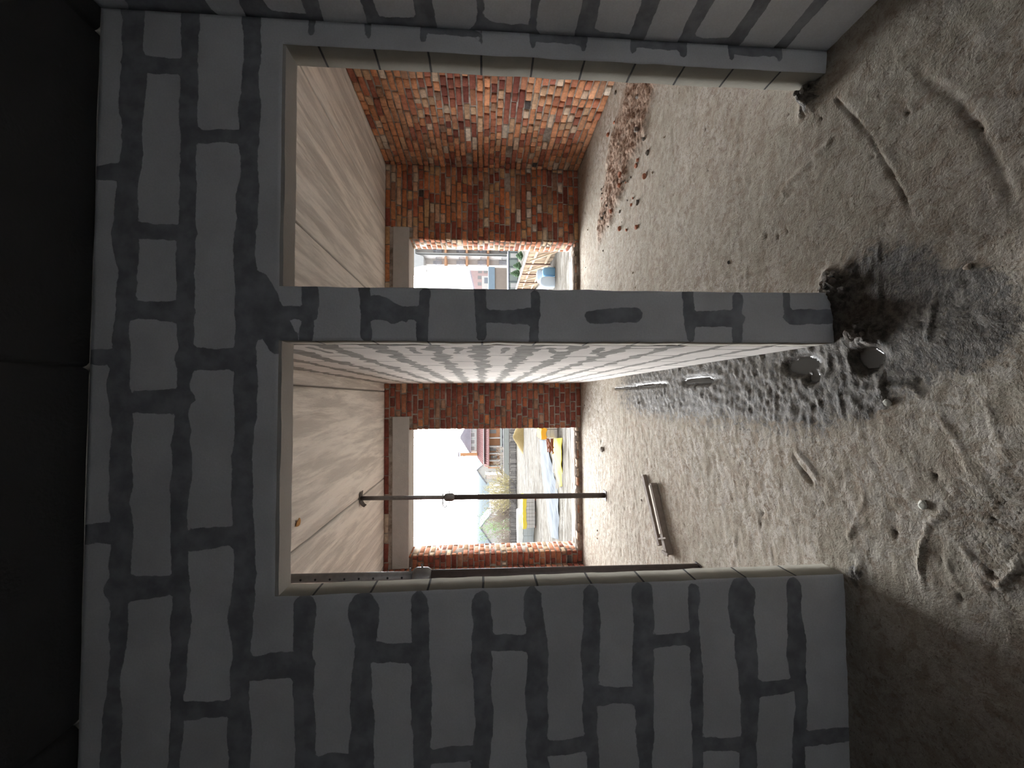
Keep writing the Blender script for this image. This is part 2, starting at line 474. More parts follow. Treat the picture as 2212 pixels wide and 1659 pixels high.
# near room: right wall, plus unseen left and rear walls set close to bounce light
def course_strokes(L, seed, hw=(.022, .04), blk=0.6, phase=0.0):
    r = random.Random(seed); o = []
    zz = [0.2 * i for i in range(1, 14)]
    for z in zz: o.append((0, z, L, z, r.uniform(*hw)))
    for k in range(14):
        u = phase + (0.3 if k % 2 else 0.0) + r.uniform(-.05, .05)
        while u < L:
            o.append((u, 0.2 * k, u + r.uniform(-.01, .01), 0.2 * k + 0.2, r.uniform(hw[0], hw[1]))); u += blk
    return o
ss = course_strokes(6.8, 3, (.020, .036), phase=0.45) + [(0.0, 0.2 * k + .02, 0.0, 0.2 * k + .18, 0.03 + .03 * (k % 3 == 0)) for k in range(2, 13, 2)]
o = slab('wall_near_right', (XC, D1, 0), (0, -1, 0), (0, 0, 1), (-1, 0, 0), np.concatenate([coords(0, 1.6, .02)[:-1], coords(1.6, D1 - NEARB, 0.05)]), coords(-.06, CEIL, 0.02), [], 0.2, M['block_front'], smear(ss, 21))
tag(o, kind='structure')
o = slab('wall_near_left', (NEARL, NEARB, 0), (0, 1, 0), (0, 0, 1), (1, 0, 0), coords(0, D1 - NEARB + TH1, 0.08), coords(-.06, CEIL, 0.05), [], 0.2, M['block_front'], smear(course_strokes(6.8, 9), 31))
tag(o, kind='structure')
o = slab('wall_near_rear', (NEARL, NEARB, 0), (1, 0, 0), (0, 0, 1), (0, 1, 0), coords(-.2, XC - NEARL + .2, 0.05), coords(-.06, CEIL, 0.05), [], 0.2, M['block_front'], smear(course_strokes(6.6, 12), 41))
tag(o, kind='structure')

# ------------------------------------------------------------------ wall_middle : partition between the two far rooms
PY0 = D1 + TH1
LP = D2 - PY0
ps = []
r_ = random.Random(8)
for i in range(1, 13):
    z = 0.2 * i + (0.01 if i > 8 else 0)
    ps.append((-0.1, z, LP, z + 0.004, (0.018, 0.022, 0.026, 0.032, 0.036, 0.040, 0.040, 0.042, 0.038, 0.034, 0.032, 0.03)[i - 1]))
for k in range(14):
    u = (0.12 if k % 2 else 0.42) + r_.uniform(-.03, .03)
    while u < LP:
        ps.append((u, 0.2 * k, u, 0.2 * k + 0.2, r_.uniform(.008, .013))); u += 0.6
for k in range(1, 11):
    if r_.random() < 0.7: ps.append((0.10, 0.2 * k + .1, 0.30, 0.2 * k + .1 + r_.uniform(-.05, .05), r_.uniform(.010, .022)))
for k in (0, 3, 5, 8, 10): ps.append((0.0, 0.2 * k + .02, 0.02, 0.2 * k + .16, 0.018))
ps.append((0, 2.64, LP, 2.70, 0.05))
pmarks = [a + e for (a, b, c_, d_, h_) in ps if a == c_ and 0.03 < a < LP - .03 for e in (-.009, 0, .009)]
wm = slab('wall_middle', (PL, PY0, 0), (0, 1, 0), (0, 0, 1), (-1, 0, 0), coords(0, LP, 0.018, pmarks), coords(-.06, CEIL, 0.014), [], PR - PL, M['block_part'],
          smear(ps, 51, 0.8, 13.0))
tag(wm, kind='structure')

# ------------------------------------------------------------------ brick walls, every brick modelled
PAL = [((0.55, 0.215, 0.10), 5), ((0.60, 0.27, 0.135), 5), ((0.44, 0.15, 0.085), 4), ((0.28, 0.085, 0.06), 4), ((0.33, 0.115, 0.075), 3),
       ((0.56, 0.35, 0.19), 3), ((0.62, 0.40, 0.27), 2), ((0.60, 0.50, 0.38), 1), ((0.70, 0.62, 0.54), .5), ((0.40, 0.22, 0.14), 3), ((0.09, 0.08, 0.08), .12)]
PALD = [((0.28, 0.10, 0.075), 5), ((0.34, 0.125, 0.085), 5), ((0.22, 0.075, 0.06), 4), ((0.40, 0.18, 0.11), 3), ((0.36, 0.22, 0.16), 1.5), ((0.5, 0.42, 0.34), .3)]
PALR = [((0.30, 0.12, 0.065), 5), ((0.33, 0.145, 0.085), 4), ((0.31, 0.20, 0.125), 3), ((0.33, 0.24, 0.165), 2), ((0.20, 0.075, 0.05), 2)]
def pick(r, pal):
    t = r.random() * sum(w for _, w in pal)
    for c, w in pal:
        t -= w
        if t <= 0: return c
    return pal[0][0]
PITCH_B = 0.0765
def bricks(mb, O, U, N, u0, u1, v0, v1, holes, seed, pal, head=0.25, prot=(-0.003, 0.011), V=(0, 0, 1), pitch=PITCH_B, zone=None, jn0=.009):
    O, U, V, N = [np.array(a, float) for a in (O, U, V, N)]
    r = random.Random(seed)
    k = int(math.floor(v0 / pitch + 1e-6))
    while k * pitch < v1 - 0.012:
        z0 = max(k * pitch + jn0, v0 + .002); z1 = min((k + 1) * pitch - jn0, v1 - .002)
        header_course = r.random() < head
        u = u0 - r.uniform(0, 0.2)
        while u < u1:
            L = 0.118 if header_course or r.random() < 0.42 else 0.246
            if r.random() < .08: L *= r.uniform(.5, .9)
            a = max(u, u0 + .001); b = min(u + L, u1 - .001); u += L + r.uniform(.010, .024)
            spans = [(a, b)]
            for (h0, h1, g0, g1) in holes:
                if z1 > g0 and z0 < g1:
                    ns = []
                    for (p, q) in spans:
                        if q <= h0 or p >= h1: ns.append((p, q)); continue
                        if p < h0: ns.append((p, h0 - .001))
                        if q > h1: ns.append((h1 + .001, q))
                    spans = ns
            for (p, q) in spans:
                if q - p < 0.018 or z1 - z0 < 0.012: continue
                if r.random() < 0.012: continue
                c = np.array(pick(r, zone((p + q) / 2, z0, r) if zone else pal)) * r.uniform(.82, 1.12)
                e = r.uniform(*prot); j = lambda s=.0035: r.uniform(-s, s)
                bz = .006
                tl = j(.004); tr = j(.004)
                rect = [(p, z0 + tl), (q, z0 + tr), (q, z1 + tr), (p, z1 + tl)]
                rect = [(x + j(), y + j(.003)) for x, y in rect]
                cx = (p + q) / 2; cz = (z0 + z1) / 2
                inner = [(cx + (x - cx) * (1 - 2 * bz / max(q - p, .03)) + j(.002), cz + (y - cz) * (1 - 2 * bz / max(z1 - z0, .03)) + j(.002)) for x, y in rect]
                loc = [(x, y, e + j(.0025)) for x, y in inner] + [(x, y, e - .006) for x, y in rect] + [(x, y, -.02) for x, y in rect]
                vs_ = [O + x * U + y * V + w * N for x, y, w in loc]
                fs = [(0, 1, 2, 3)]
                for i in range(4):
                    jn = (i + 1) % 4
                    fs.append((4 + i, 4 + jn, jn, i)); fs.append((8 + i, 8 + jn, 4 + jn, 4 + i))
                if np.dot(np.cross(U, V), N) < 0: fs = [f[::-1] for f in fs]
                mb.add(vs_, fs, 0, tuple(c))
        k += 1
def wall_core(name, O, U, N, u0, u1, v0, v1, holes, th, step=0.03, seed=3, amp=0.006, rec=0.012):
    hm = [h for q in holes for h in q[:2]]; vm = [h for q in holes for h in q[2:]]
    us = coords(u0, u1, step, hm); vs = coords(v0, v1, step, vm)
    return slab(name, O, U, (0, 0, 1), N, us, vs, holes, th, M['mortar'],
                disp=lambda A, B: -rec + amp * fbm(A * 16, B * 16, seed, 4) * 1.5)
def joinup(base, mb, parent_name):
    """adds the bricks in mb to the wall mesh base so the wall stays one object"""
    me = base.data
    n0 = len(me.vertices); p0 = len(me.polygons)
    v = np.empty(n0 * 3, np.float32); me.vertices.foreach_get('co', v); v = v.reshape(-1, 3)
    F = [tuple(p.vertices) for p in me.polygons]
    V2 = np.concatenate([v, np.array(mb.v, np.float32)])
    F2 = np.array(F + [tuple(i + n0 for i in f) for f in mb.f], np.int32)
    col = np.concatenate([np.ones((p0, 3)), np.array(mb.c)])
    fm = np.array([0] * p0 + [1] * len(mb.f))
    nm = base.name
    bpy.data.objects.remove(base)
    o = mesh_obj('tmp', V2, F2, [M['mortar'], M['brick']], fmat=fm, fcol=col)
    o.name = nm
    return tag(o, kind='structure')

WIN_L = (-2.146, -0.4214, 0.066, 2.415)
WIN_R = (1.28, 2.243, 0.066, 2.421)
# back wall
base = wall_core('wall_back', (0, D2, 0), (1, 0, 0), (0, -1, 0), XWL - .3, XWR + .3, -0.5, CEIL, [WIN_L, WIN_R], TH2)
mb = MB()
lint = [(XWL, -0.244, 2.415, 2.637), (1.12, 2.41, 2.421, 2.64)]
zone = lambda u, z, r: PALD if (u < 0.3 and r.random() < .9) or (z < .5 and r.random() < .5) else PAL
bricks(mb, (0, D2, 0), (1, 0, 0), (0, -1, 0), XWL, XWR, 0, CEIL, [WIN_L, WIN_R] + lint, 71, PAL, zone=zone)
bricks(mb, (0, D2 + TH2, 0), (1, 0, 0), (0, 1, 0), XWL - .3, XWR + .3, -.5, CEIL, [WIN_L, WIN_R], 72, PALR)
zr = lambda pal: (lambda u, z, r: pal)
for (a, b, z0, z1) in (WIN_L, WIN_R):                         # jambs and sills
    bricks(mb, (a, D2, 0), (0, 1, 0), (1, 0, 0), 0.0, TH2, z0, z1, [], 73 + int(a * 10), PALR, prot=(0.0, 0.008))
    bricks(mb, (b, D2, 0), (0, 1, 0), (-1, 0, 0), 0.0, TH2, z0, z1, [], 83 + int(b * 10), PALR, prot=(0.0, 0.008))
PALS = [((0.42, 0.33, 0.26), 4), ((0.36, 0.30, 0.25), 3), ((0.40, 0.22, 0.15), 1)]
for (a, b, z0, z1) in (WIN_L, WIN_R):
    bricks(mb, (a, D2, z0 - .004), (0, 1, 0), (0, 0, 1), 0.0, TH2, 0.0, b - a, [], 91, PALS, V=(1, 0, 0), pitch=0.128, prot=(0.0, .006))
joinup(base, mb, 'wall_back')
# right and left side walls
LW = D2 - PY0 + 0.0
base = wall_core('wall_right', (XWR, PY0, 0), (0, 1, 0), (-1, 0, 0), 0, LW + .3, -.06, CEIL, [], 0.3, seed=9)
mb = MB()
PALW = PAL
def zone_r(u, z, r):
    n = float(fbm(np.array(u * .9), np.array(z * 1.1), 77, 2))
    if 0.9 < z < 1.9 and n > -0.05 and u > 2.0 and r.random() < .6: return PALD
    return [((0.62, 0.29, 0.16), 6), ((0.66, 0.35, 0.21), 5), ((0.52, 0.21, 0.13), 4), ((0.36, 0.14, 0.10), 2.4), ((0.62, 0.41, 0.27), 2), ((0.66, 0.50, 0.38), 1.2), ((0.72, 0.62, 0.52), .6), ((0.46, 0.26, 0.17), 2), ((.09, .08, .08), .1)]
bricks(mb, (XWR, PY0, 0), (0, 1, 0), (-1, 0, 0), 0, LW, 0, CEIL, [], 101, PALW, head=.35, prot=(-.004, .018), zone=zone_r)
joinup(base, mb, 'wall_right')
base = wall_core('wall_left', (XWL, PY0, 0), (0, 1, 0), (1, 0, 0), 0, LW + .3, -.06, CEIL, [], 0.3, step=.05, seed=19)
mb = MB()
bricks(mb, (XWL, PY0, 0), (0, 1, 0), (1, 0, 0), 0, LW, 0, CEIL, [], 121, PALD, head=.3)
joinup(base, mb, 'wall_left')
# wall that closes the far right room on the near side (hidden behind the near room's corner)
o = slab('wall_side_near', (XC - .0, D1, 0), (1, 0, 0), (0, 0, 1), (0, -1, 0), coords(0.0, XWR - XC + .3, .1), coords(-.06, CEIL, .1), [], TH1, M['block_front'], smear(course_strokes(2.2, 14), 61))
tag(o, kind='structure')

# lintels over the two windows
for nme, (a, b, z0, z1) in (('trim_1', lint[0]), ('trim_2', lint[1])):
    mb = MB(); mb.box((a + .002, D2 - .016, z0 - .006), (b, D2 + TH2 + .02, z1))
    o = mb.build(nme, M['lintel']); tag(o, kind='structure')
    bm_ = o.modifiers.new('bev', 'BEVEL'); bm_.width = 0.012; bm_.segments = 3

# ------------------------------------------------------------------ ceiling
SEAMS = (-2.28, -1.09, 0.105, 1.30, 2.50)
cu = coords(-3.4, 3.7, 0.05, [s + e for s in SEAMS for e in (-.016, -.006, 0, .006, .016)])
cv = coords(D1, 6.2, 0.08, (D2,))
def cdisp(A, B):
    h = 0.004 * fbm(A * 3, B * .6, 5, 3)
    for s in SEAMS:
        wv = 0.006 + 0.004 * fbm(B * 3, B * 0 + s, 6, 3)
        h = h - 0.022 * np.exp(-((A - s) / np.maximum(wv, .003)) ** 2)
    return h
def cattr(A, B):
    g = np.zeros_like(A)
    for s in SEAMS: g = np.maximum(g, np.exp(-((A - s) / 0.007) ** 2))
    return {'seam': g * 0.9}
o = slab('ceiling', (0, 0, CEIL), (1, 0, 0), (0, 1, 0), (0, 0, -1), cu, cv, [], 0.22, M['ceiling'], cattr, cdisp)
tag(o, kind='structure')
M['ceiling_near'] = simple('dark_slab', (0.06, 0.06, 0.062), .95, .15, 3, bump=.3)  # near-room slab, one even tone much darker than the far ceiling
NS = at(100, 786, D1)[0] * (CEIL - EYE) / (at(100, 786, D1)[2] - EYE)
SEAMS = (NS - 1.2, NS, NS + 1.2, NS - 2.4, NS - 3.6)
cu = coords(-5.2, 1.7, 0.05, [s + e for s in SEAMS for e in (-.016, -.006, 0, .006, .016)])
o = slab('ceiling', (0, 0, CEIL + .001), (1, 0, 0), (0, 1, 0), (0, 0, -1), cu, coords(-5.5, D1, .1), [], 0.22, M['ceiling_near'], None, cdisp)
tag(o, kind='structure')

# ------------------------------------------------------------------ floor
fx = np.concatenate([np.linspace(-5.1, -3.2, 14)[:-1], coords(-3.2, 3.45, 0.012)])
fy = np.concatenate([np.linspace(-5.5, -.6, 30)[:-1], np.linspace(-.6, 0.55, 60)[:-1], np.arange(0.55, 2.2, 0.007), np.arange(2.2, D2 + .02, 0.014)])
A, B = np.meshgrid(fx, fy, indexing='ij')
H = 0.010 * fbm(A * 1.3, B * 1.3, 1, 3) + 0.0030 * fbm(A * 7, B * 7, 2, 3) + 0.0016 * fbm(A * 38, B * 38, 12, 3)
rough_l = sstep(0.5, -0.4, A) * 0.6 + 0.5
H = H + rough_l * (0.0035 * sstep(1.2, 2.4, B) * (1 - np.abs(fbm(A * 14 + 3 * fbm(A * 3, B * 3, 8, 2), B * 20, 3, 3)) * 2) + 0.0022 * fbm(A * 45, B * 45, 4, 3))
def near_poly(pts):
    D = np.full(A.shape, 9.0); W_ = [fl(*p)[:2] for p in pts]
    for p, q in zip(W_[:-1], W_[1:]):
        d = q - p; L2 = d @ d + 1e-9
        t = np.clip(((A - p[0]) * d[0] + (B - p[1]) * d[1]) / L2, 0, 1)
        D = np.minimum(D, np.hypot(A - p[0] - t * d[0], B - p[1] - t * d[1]))
    return D
RIDGES = [  # photo points of the line, height, width
    ([(1805, 215), (1850, 262), (1882, 296), (1905, 340), (1940, 400), (1965, 455)], -0.014, 0.007),
    ([(1905, 330), (1930, 350), (1900, 380)], 0.006, 0.02),
    ([(1990, 160), (2060, 215), (2110, 270), (2150, 350), (2190, 445)], -0.010, 0.020),
    ([(2040, 1105), (2005, 1130), (1994, 1170), (1986, 1215), (1994, 1262)], 0.016, 0.009),
    ([(2205, 1195), (2185, 1235), (2155, 1272)], 0.016, 0.009),
    ([(2045, 1215), (2058, 1250), (2080, 1285)], 0.014, 0.009),
    ([(2100, 1245), (2120, 1262), (2150, 1282)], 0.014, 0.008),
    ([(2080, 1190), (2120, 1235), (2165, 1275)], 0.007, 0.010),
    ([(2060, 1020), (2110, 1045), (2150, 1090)], 0.006, 0.008),
    ([(2130, 870), (2150, 930), (2175, 990)], 0.008, 0.010),
    ([(2030, 900), (2070, 960), (2090, 1010)], 0.007, 0.012),
    ([(1715, 985), (1730, 1010), (1755, 1045)], -0.016, 0.012),
    ([(1722, 975), (1745, 1000), (1768, 1035)], 0.012, 0.010),
    ([(1690, 410), (1740, 360), (1790, 310)], 0.014, 0.020),
    ([(1650, 440), (1700, 400), (1760, 380)], -0.008, 0.014),
    ([(1690, 440), (1700, 425), (1725, 400)], -0.012, 0.007),
    ([(1330, 480), (1420, 420), (1500, 380)], 0.006, 0.02),
    ([(1480, 640), (1620, 590), (1760, 540)], 0.006, 0.014),
    ([(1570, 622), (1680, 575), (1780, 530)], -0.006, 0.012),
    ([(1290, 1075), (1400, 1110), (1500, 1160)], 0.006, 0.018),
    ([(1420, 1000), (1560, 1060), (1650, 1090)], 0.005, 0.012),
    ([(2020, 640), (2010, 690), (2005, 730)], 0.010, 0.012),
    ([(1900, 838), (1960, 836), (1985, 850)], 0.010, 0.014),
    ([(1760, 860), (1815, 855)], 0.009, 0.010),
    ([(1870, 1080), (1850, 1120), (1835, 1160)], 0.007, 0.012),
    ([(1750, 1130), (1790, 1160), (1830, 1170), (1880, 1135)], -0.006, 0.010)]
for pts, h, w in RIDGES:
    d = near_poly(pts) + 0.004 * fbm(A * 30, B * 30, 9, 2)
    H = H + h * .75 * np.exp(-(d / (w * .65)) ** 2) * (0.75 + 0.5 * fbm(A * 22, B * 22, 33, 2))
# tread prints close to the camera
tm = np.clip(fbm(A * 3.1 + 4, B * 3.1, 41, 2) * 2 - .1, 0, 1) * sstep(1.55, 1.2, B)
ang = A * math.cos(.9) + B * math.sin(.9)
H = H + tm * 0.004 * np.sin(ang * 330)
# pits
r_ = random.Random(15)
cav = np.zeros_like(A)
def pit(x, y, s, dep, ang_=0.0):
    m = (np.abs(A - x) < 4 * s) & (np.abs(B - y) < 4 * s)
    a_, b_ = A[m] - x, B[m] - y
    ca, sa = math.cos(ang_), math.sin(ang_)
    e = np.exp(-(((a_ * ca + b_ * sa) / s) ** 2 + ((b_ * ca - a_ * sa) / (s * .55)) ** 2))
    H[m] -= dep * e; cav[m] = np.maximum(cav[m], np.clip(e * 1.4 - .2, 0, 1))
for px, py in [(1935, 1152), (1480, 1135), (1520, 1160), (1645, 1110), (1642, 1132), (1668, 1200), (2145, 1120), (2030, 1210), (2075, 1290), (2140, 1240), (2090, 610), (1990, 700),
               (1960, 245), (2100, 265), (2115, 280), (1885, 340), (1655, 510), (1680, 512), (1700, 500), (1525, 280), (1660, 830), (1985, 820), (2020, 1030), (1350, 1100), (1380, 1130), (1375, 1160), (1320, 1110)]:
    p = fl(px, py); pit(p[0], p[1], 0.005 + 0.004 * r_.random() + 0.003 * p[1], 0.009, r_.uniform(0, 3))
for i in range(230):
    x = r_.uniform(-2.2, 3.2); y = r_.uniform(0.7, 5.6)
    if XC < x and y < D1: continue
    pit(x, y, r_.uniform(.003, .008) * (.6 + .4 * y), r_.uniform(.003, .008), r_.uniform(0, 3))
# wet strip along the partition, damp round the foot of the pier
strip = sstep(-0.28, 0.0, A) * (A < PL + .02) * sstep(1.35, 1.6, B) * sstep(4.6, 3.2, B)
def ell(px, py, rx, ry, ang_=0):
    p = fl(px, py); ca, sa = math.cos(ang_), math.sin(ang_)
    a_, b_ = A - p[0], B - p[1]
    return np.hypot((a_ * ca + b_ * sa) / rx, (b_ * ca - a_ * sa) / ry)
damp = np.maximum.reduce([sstep(1.25, .75, ell(1900, 700, .27, .24)), sstep(1.2, .7, ell(2070, 690, .17, .15)), sstep(1.2, .75, ell(1840, 790, .22, .2)) ])
wet = np.clip(np.maximum(strip, damp * .9), 0, 1)
mud = wet * sstep(-.3, .3, fbm(A * 6, B * 6, 61, 2) + .25)
H = H + mud * (0.0065 * (1 - 2 * np.abs(fbm(A * 20, B * 20, 62, 4))) + 0.005 * fbm(A * 48, B * 48, 63, 3)) * (B > 1.3)
pud = np.zeros_like(A)
for (px, py, rx, ry, lv) in ((1880, 775, .055, .06, 0), (1730, 792, .045, .10, 0), (1505, 822, .03, .22, 0), (1400, 832, .02, .32, 0), (1755, 815, .03, .04, 0), (1345, 838, .015, .3, 0)):
    e = ell(px, py, rx, ry) + .35 * fbm(A * 12, B * 12, 71, 3)
    m = sstep(1.0, .8, e); H = H * (1 - sstep(1.35, .95, e)) + sstep(1.35, .95, e) * (-0.012)
    pud = np.maximum(pud, m)
# crumbs at the feet of the pier and the right jamb
for (px, py, rad, hh) in ((1800, 622, .07, .045), (1820, 612, .06, .03), (1760, 190, .07, .04), (1745, 215, .06, .03), (1860, 720, .07, .03), (1885, 735, .06, .025), (1850, 1243, .05, .012)):
    e = ell(px, py, rad, rad * .8)
    H = H + (1 - pud) * np.exp(-e ** 2) * hh * (0.35 + .9 * np.abs(fbm(A * 22, B * 22, 81, 4)) * 2)
    wet = np.maximum(wet, sstep(1.3, .5, e) * .75)
# brown rubble heap trodden along the right brick wall
cav = cav * (1 - sstep(.2, .6, wet))
rub = np.clip(sstep(1.15, .45, ell(1355, 290, .42, 1.0, .35) + .3 * fbm(A * 4, B * 4, 91, 3)) + sstep(1.1, .5, ell(1322, 440, .22, .65, 0.25) + .3 * fbm(A * 5, B * 5, 92, 3))
              + sstep(1.1, .5, ell(1385, 190, .5, .35) + .3 * fbm(A * 5, B * 5, 93, 3)), 0, 1)
H = H + rub * (0.03 + 0.03 * fbm(A * 9, B * 9, 94, 4) + 0.012 * fbm(A * 40, B * 40, 95, 2))
pale = np.clip(sstep(1.2, .3, ell(1560, 870, 1.2, 1.2)) * .6 + sstep(1.3, .3, ell(1290, 900, 1.3, .9)) + sstep(1.2, .4, ell(1320, 250, .3, .9, .3)) * .7 + fbm(A * 1.2, B * 1.2, 99, 2) * .5, 0, 1)
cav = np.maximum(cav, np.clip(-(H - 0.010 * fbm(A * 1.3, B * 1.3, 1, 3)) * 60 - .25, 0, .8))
# a little skirt so the ground meets the walls
nu, nv = A.shape
verts = np.stack([A, B, H], -1).reshape(-1, 3)
idx = np.arange(nu * nv).reshape(nu, nv)
F = np.stack([idx[:-1, :-1].ravel(), idx[1:, :-1].ravel(), idx[1:, 1:].ravel(), idx[:-1, 1:].ravel()], 1)
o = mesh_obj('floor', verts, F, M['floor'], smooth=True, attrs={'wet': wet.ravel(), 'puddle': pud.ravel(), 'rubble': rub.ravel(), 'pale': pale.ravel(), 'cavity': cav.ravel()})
tag(o, kind='structure')
def floor_z(x, y):
    i = min(max(int(np.searchsorted(fx, x)), 0), nu - 1); j = min(max(int(np.searchsorted(fy, y)), 0), nv - 1)
    return float(H[i, j])

# ------------------------------------------------------------------ telescopic steel props
def prop(name, foot, top, collar_z, label, holes=False, ro=0.029, ri=0.023, plate_bent=True, bp=.055):
    foot = Vector(foot); top = Vector(top)
    e = empty(name, foot, label, 'prop')
    d = (top - foot); L = d.length; dn = d.normalized()
    q = lambda z: dn * ((z - foot.z) / dn.z)
    mb = MB(); mb.box((-bp, -bp, -.012), (bp, bp, -.004)); mb.build('base_plate', M['steel_dark'], e)
    zc_ = collar_z
    mb = MB(); mb.tube([Vector((0, 0, -.006)), q(zc_)], ro, 20); mb.build('outer_tube', M['steel_dark'], e, True)
    mb = MB(); mb.tube([q(zc_ - .02), q(top.z - .006)], ri, 20)
    inner = mb.build('inner_tube', M['steel'], e, True)
    if holes:
        z = zc_ + .09
        while z < top.z - .05:
            mb = MB(); c = q(z); mb.tube([c + Vector((0, -ri - .0015, 0)), c + Vector((0, -ri + .004, 0))], .0065, 10); z += .085
            mb.build('pin_hole', M['black'], inner)
    mb = MB()
    mb.tube([q(zc_ - .085), q(zc_ - .075), q(zc_ - .06), q(zc_ + .0), q(zc_ + .02), q(zc_ + .03)], [ro + .002, ro + .008, ro + .016, ro + .016, ro + .010, ri + .003], 16)
    col = mb.build('collar', M['steel'], e, True)
    mb = MB(); c = q(zc_ - .03)
    for s_ in (-1, 1):
        mb = MB(); mb.tube([c + Vector((s_ * (ro + .012), 0, 0)), c + Vector((s_ * (ro + .040), -.004, .006))], .0055, 8); mb.build('collar_lug', M['steel'], col)
    # G-shaped locking pin
    mb = MB(); c = q(zc_ + .045)
    mb.tube([c + Vector((ri + .02, 0, 0)), c + Vector((-ri - .05, 0, 0)), c + Vector((-.092, -.002, -.002)), c + Vector((-.106, -.003, -.014)), c + Vector((-.108, -.003, -.026)),
             c + Vector((-.100, -.003, -.040)), c + Vector((-.082, -.003, -.044)), c + Vector((-.066, -.003, -.042))], .006, 8)
    mb.build('locking_pin', M['steel'], e, True)
    mb = MB(); t = top - foot
    if plate_bent:
        pts = [(-.085, -.050), (-.070, -.028), (-.045, -.012), (-.015, -.004), (.02, -.003), (.05, -.006), (.075, -.009)]
    else: pts = [(-.06, -.004), (.06, -.004)]
    for (a0, z0), (a1, z1) in zip(pts[:-1], pts[1:]):
        P = [t + Vector((a0, -.05, z0)), t + Vector((a1, -.05, z1)), t + Vector((a1, .05, z1)), t + Vector((a0, .05, z0))]
        mb.add(P + [p + Vector((0, 0, -.006)) for p in P], [(0, 1, 2, 3), (7, 6, 5, 4), (0, 4, 5, 1), (1, 5, 6, 2), (2, 6, 7, 3), (3, 7, 4, 0)])
    mb.build('head_plate', M['steel_dark'], e)
    return e
pf = fl(1307, 1070); fz = floor_z(pf[0], pf[1])
prop('steel_prop', (pf[0], pf[1], fz + .014), (-1.093, 4.60, CEIL - .004), 1.80,
     'thin steel prop standing free before the left window, bent head plate against the ceiling seam')
p2 = fl(1512, 1229)
prop('steel_prop', (p2[0], p2[1], floor_z(p2[0], p2[1]) + .014), (-1.075, 2.56, CEIL - .004), 1.80,
     'steel prop with pin holes close behind the left doorway jamb, partly hidden by the jamb', holes=True, ro=.033, ri=.026, plate_bent=False, bp=.034)

# ------------------------------------------------------------------ things on the floor
M['wood'] = simple('weathered_timber', (0.20, 0.16, 0.13), 0.85, 0.3, 25, bump=0.4)
M['wood_pale'] = simple('pale_timber_edge', (0.62, 0.56, 0.48), 0.85, 0.12, 25)
def plank(p, q, w, h, mat, name, label, lift=0.0, pale_top=True):
    p = np.array(p, float); q = np.array(q, float); c = (p + q) / 2
    z = max(floor_z(*p[:2]), floor_z(*q[:2]), floor_z(*c[:2])) + .002 + lift
    L = np.linalg.norm((q - p)[:2]); a = math.atan2(q[1] - p[1], q[0] - p[0])
    e = empty(name, (c[0], c[1], z), label, 'timber', rz=a)
    m_ = MB()
    n = 14; r = random.Random(int(L * 1000)); rings = []
    for i in range(n + 1):
        x = -L / 2 + L * i / n; j = lambda s: r.uniform(-s, s)
        rings.append([(x, -w / 2 + j(.002), 0 + j(.001)), (x, w / 2 + j(.002), 0), (x, w / 2 + j(.003), h + j(.001)), (x, -w / 2 + j(.002), h + j(.001))])
    vs = [v for rr in rings for v in rr]; fs = [(3, 2, 1, 0), tuple(4 * n + k for k in range(4))]
    for i in range(n):
        for k in range(4):
            a0 = 4 * i + k; b0 = 4 * i + (k + 1) % 4
            fs.append((a0, b0, b0 + 4, a0 + 4))
    m_.add(vs, fs); m_.build('board', mat, e)
    return e, L
a_ = fl(1392, 1027, .02); b_ = fl(1427, 1178, .02)
e1, L1 = plank(a_, b_, 0.040, 0.030, M['wood'], 'timber_batten', 'dark thin batten on the floor, the farther of the pair lying side by side')
a_ = fl(1411, 1045, .03); b_ = fl(1446, 1198, .03)
e2, L2_ = plank(a_, b_, 0.045, 0.05, M['wood'], 'timber_batten', 'thicker batten with a pale edge, the nearer of the pair on the floor')
m_ = MB(); m_.box((-L2_ / 2 + .01, -.0235, .0505), (L2_ / 2 - .15, .004, .053)); m_.build('pale_edge', M['wood_pale'], e2)['label'] = 'pale edge'  # strip on the batten top, paler than its board
m_ = MB(); m_.beam((L2_ / 2 - .12, -.04, .058), (L2_ / 2 - .10, .09, .058), .012, .008); m_.beam((L2_ / 2 - .03, -.035, .055), (L2_ / 2 + .01, .05, .055), .02, .01)
m_.build('cross_piece', M['wood'], e2)

M['white_stone'] = simple('white_block_chip', (0.80, 0.80, 0.72), 0.8, 0.1, 40)
M['dark_clod'] = simple('grey_clod', (0.16, 0.14, 0.12), 0.9, 0.3, 40)
M['tan_clod'] = simple('tan_clod', (0.40, 0.33, 0.26), 0.9, 0.25, 40)
M['brick_chip'] = simple('brick_chip_red', (0.42, 0.17, 0.10), 0.9, 0.3, 40)
def lump_mesh(name, s, seed, mat, sq=(1, 1, .7), cut=0.35):
    r = random.Random(seed); import bmesh
    bm = bmesh.new(); bmesh.ops.create_icosphere(bm, subdivisions=2, radius=1.0)
    axes = [(Vector((r.gauss(0, 1), r.gauss(0, 1), r.gauss(0, 1))).normalized(), r.uniform(.55, .9)) for _ in range(9)]
    for v in bm.verts:
        p = v.co.normalized()
        for a, k in axes:
            t = v.co.dot(a)
            if t > k: v.co -= a * (t - k)
        v.co *= 1 + r.uniform(-.04, .04)
        v.co = Vector((v.co.x * sq[0] * s, v.co.y * sq[1] * s, v.co.z * sq[2] * s))
    me = bpy.data.meshes.new(name); bm.to_mesh(me); bm.free(); me.materials.append(mat)
    return me
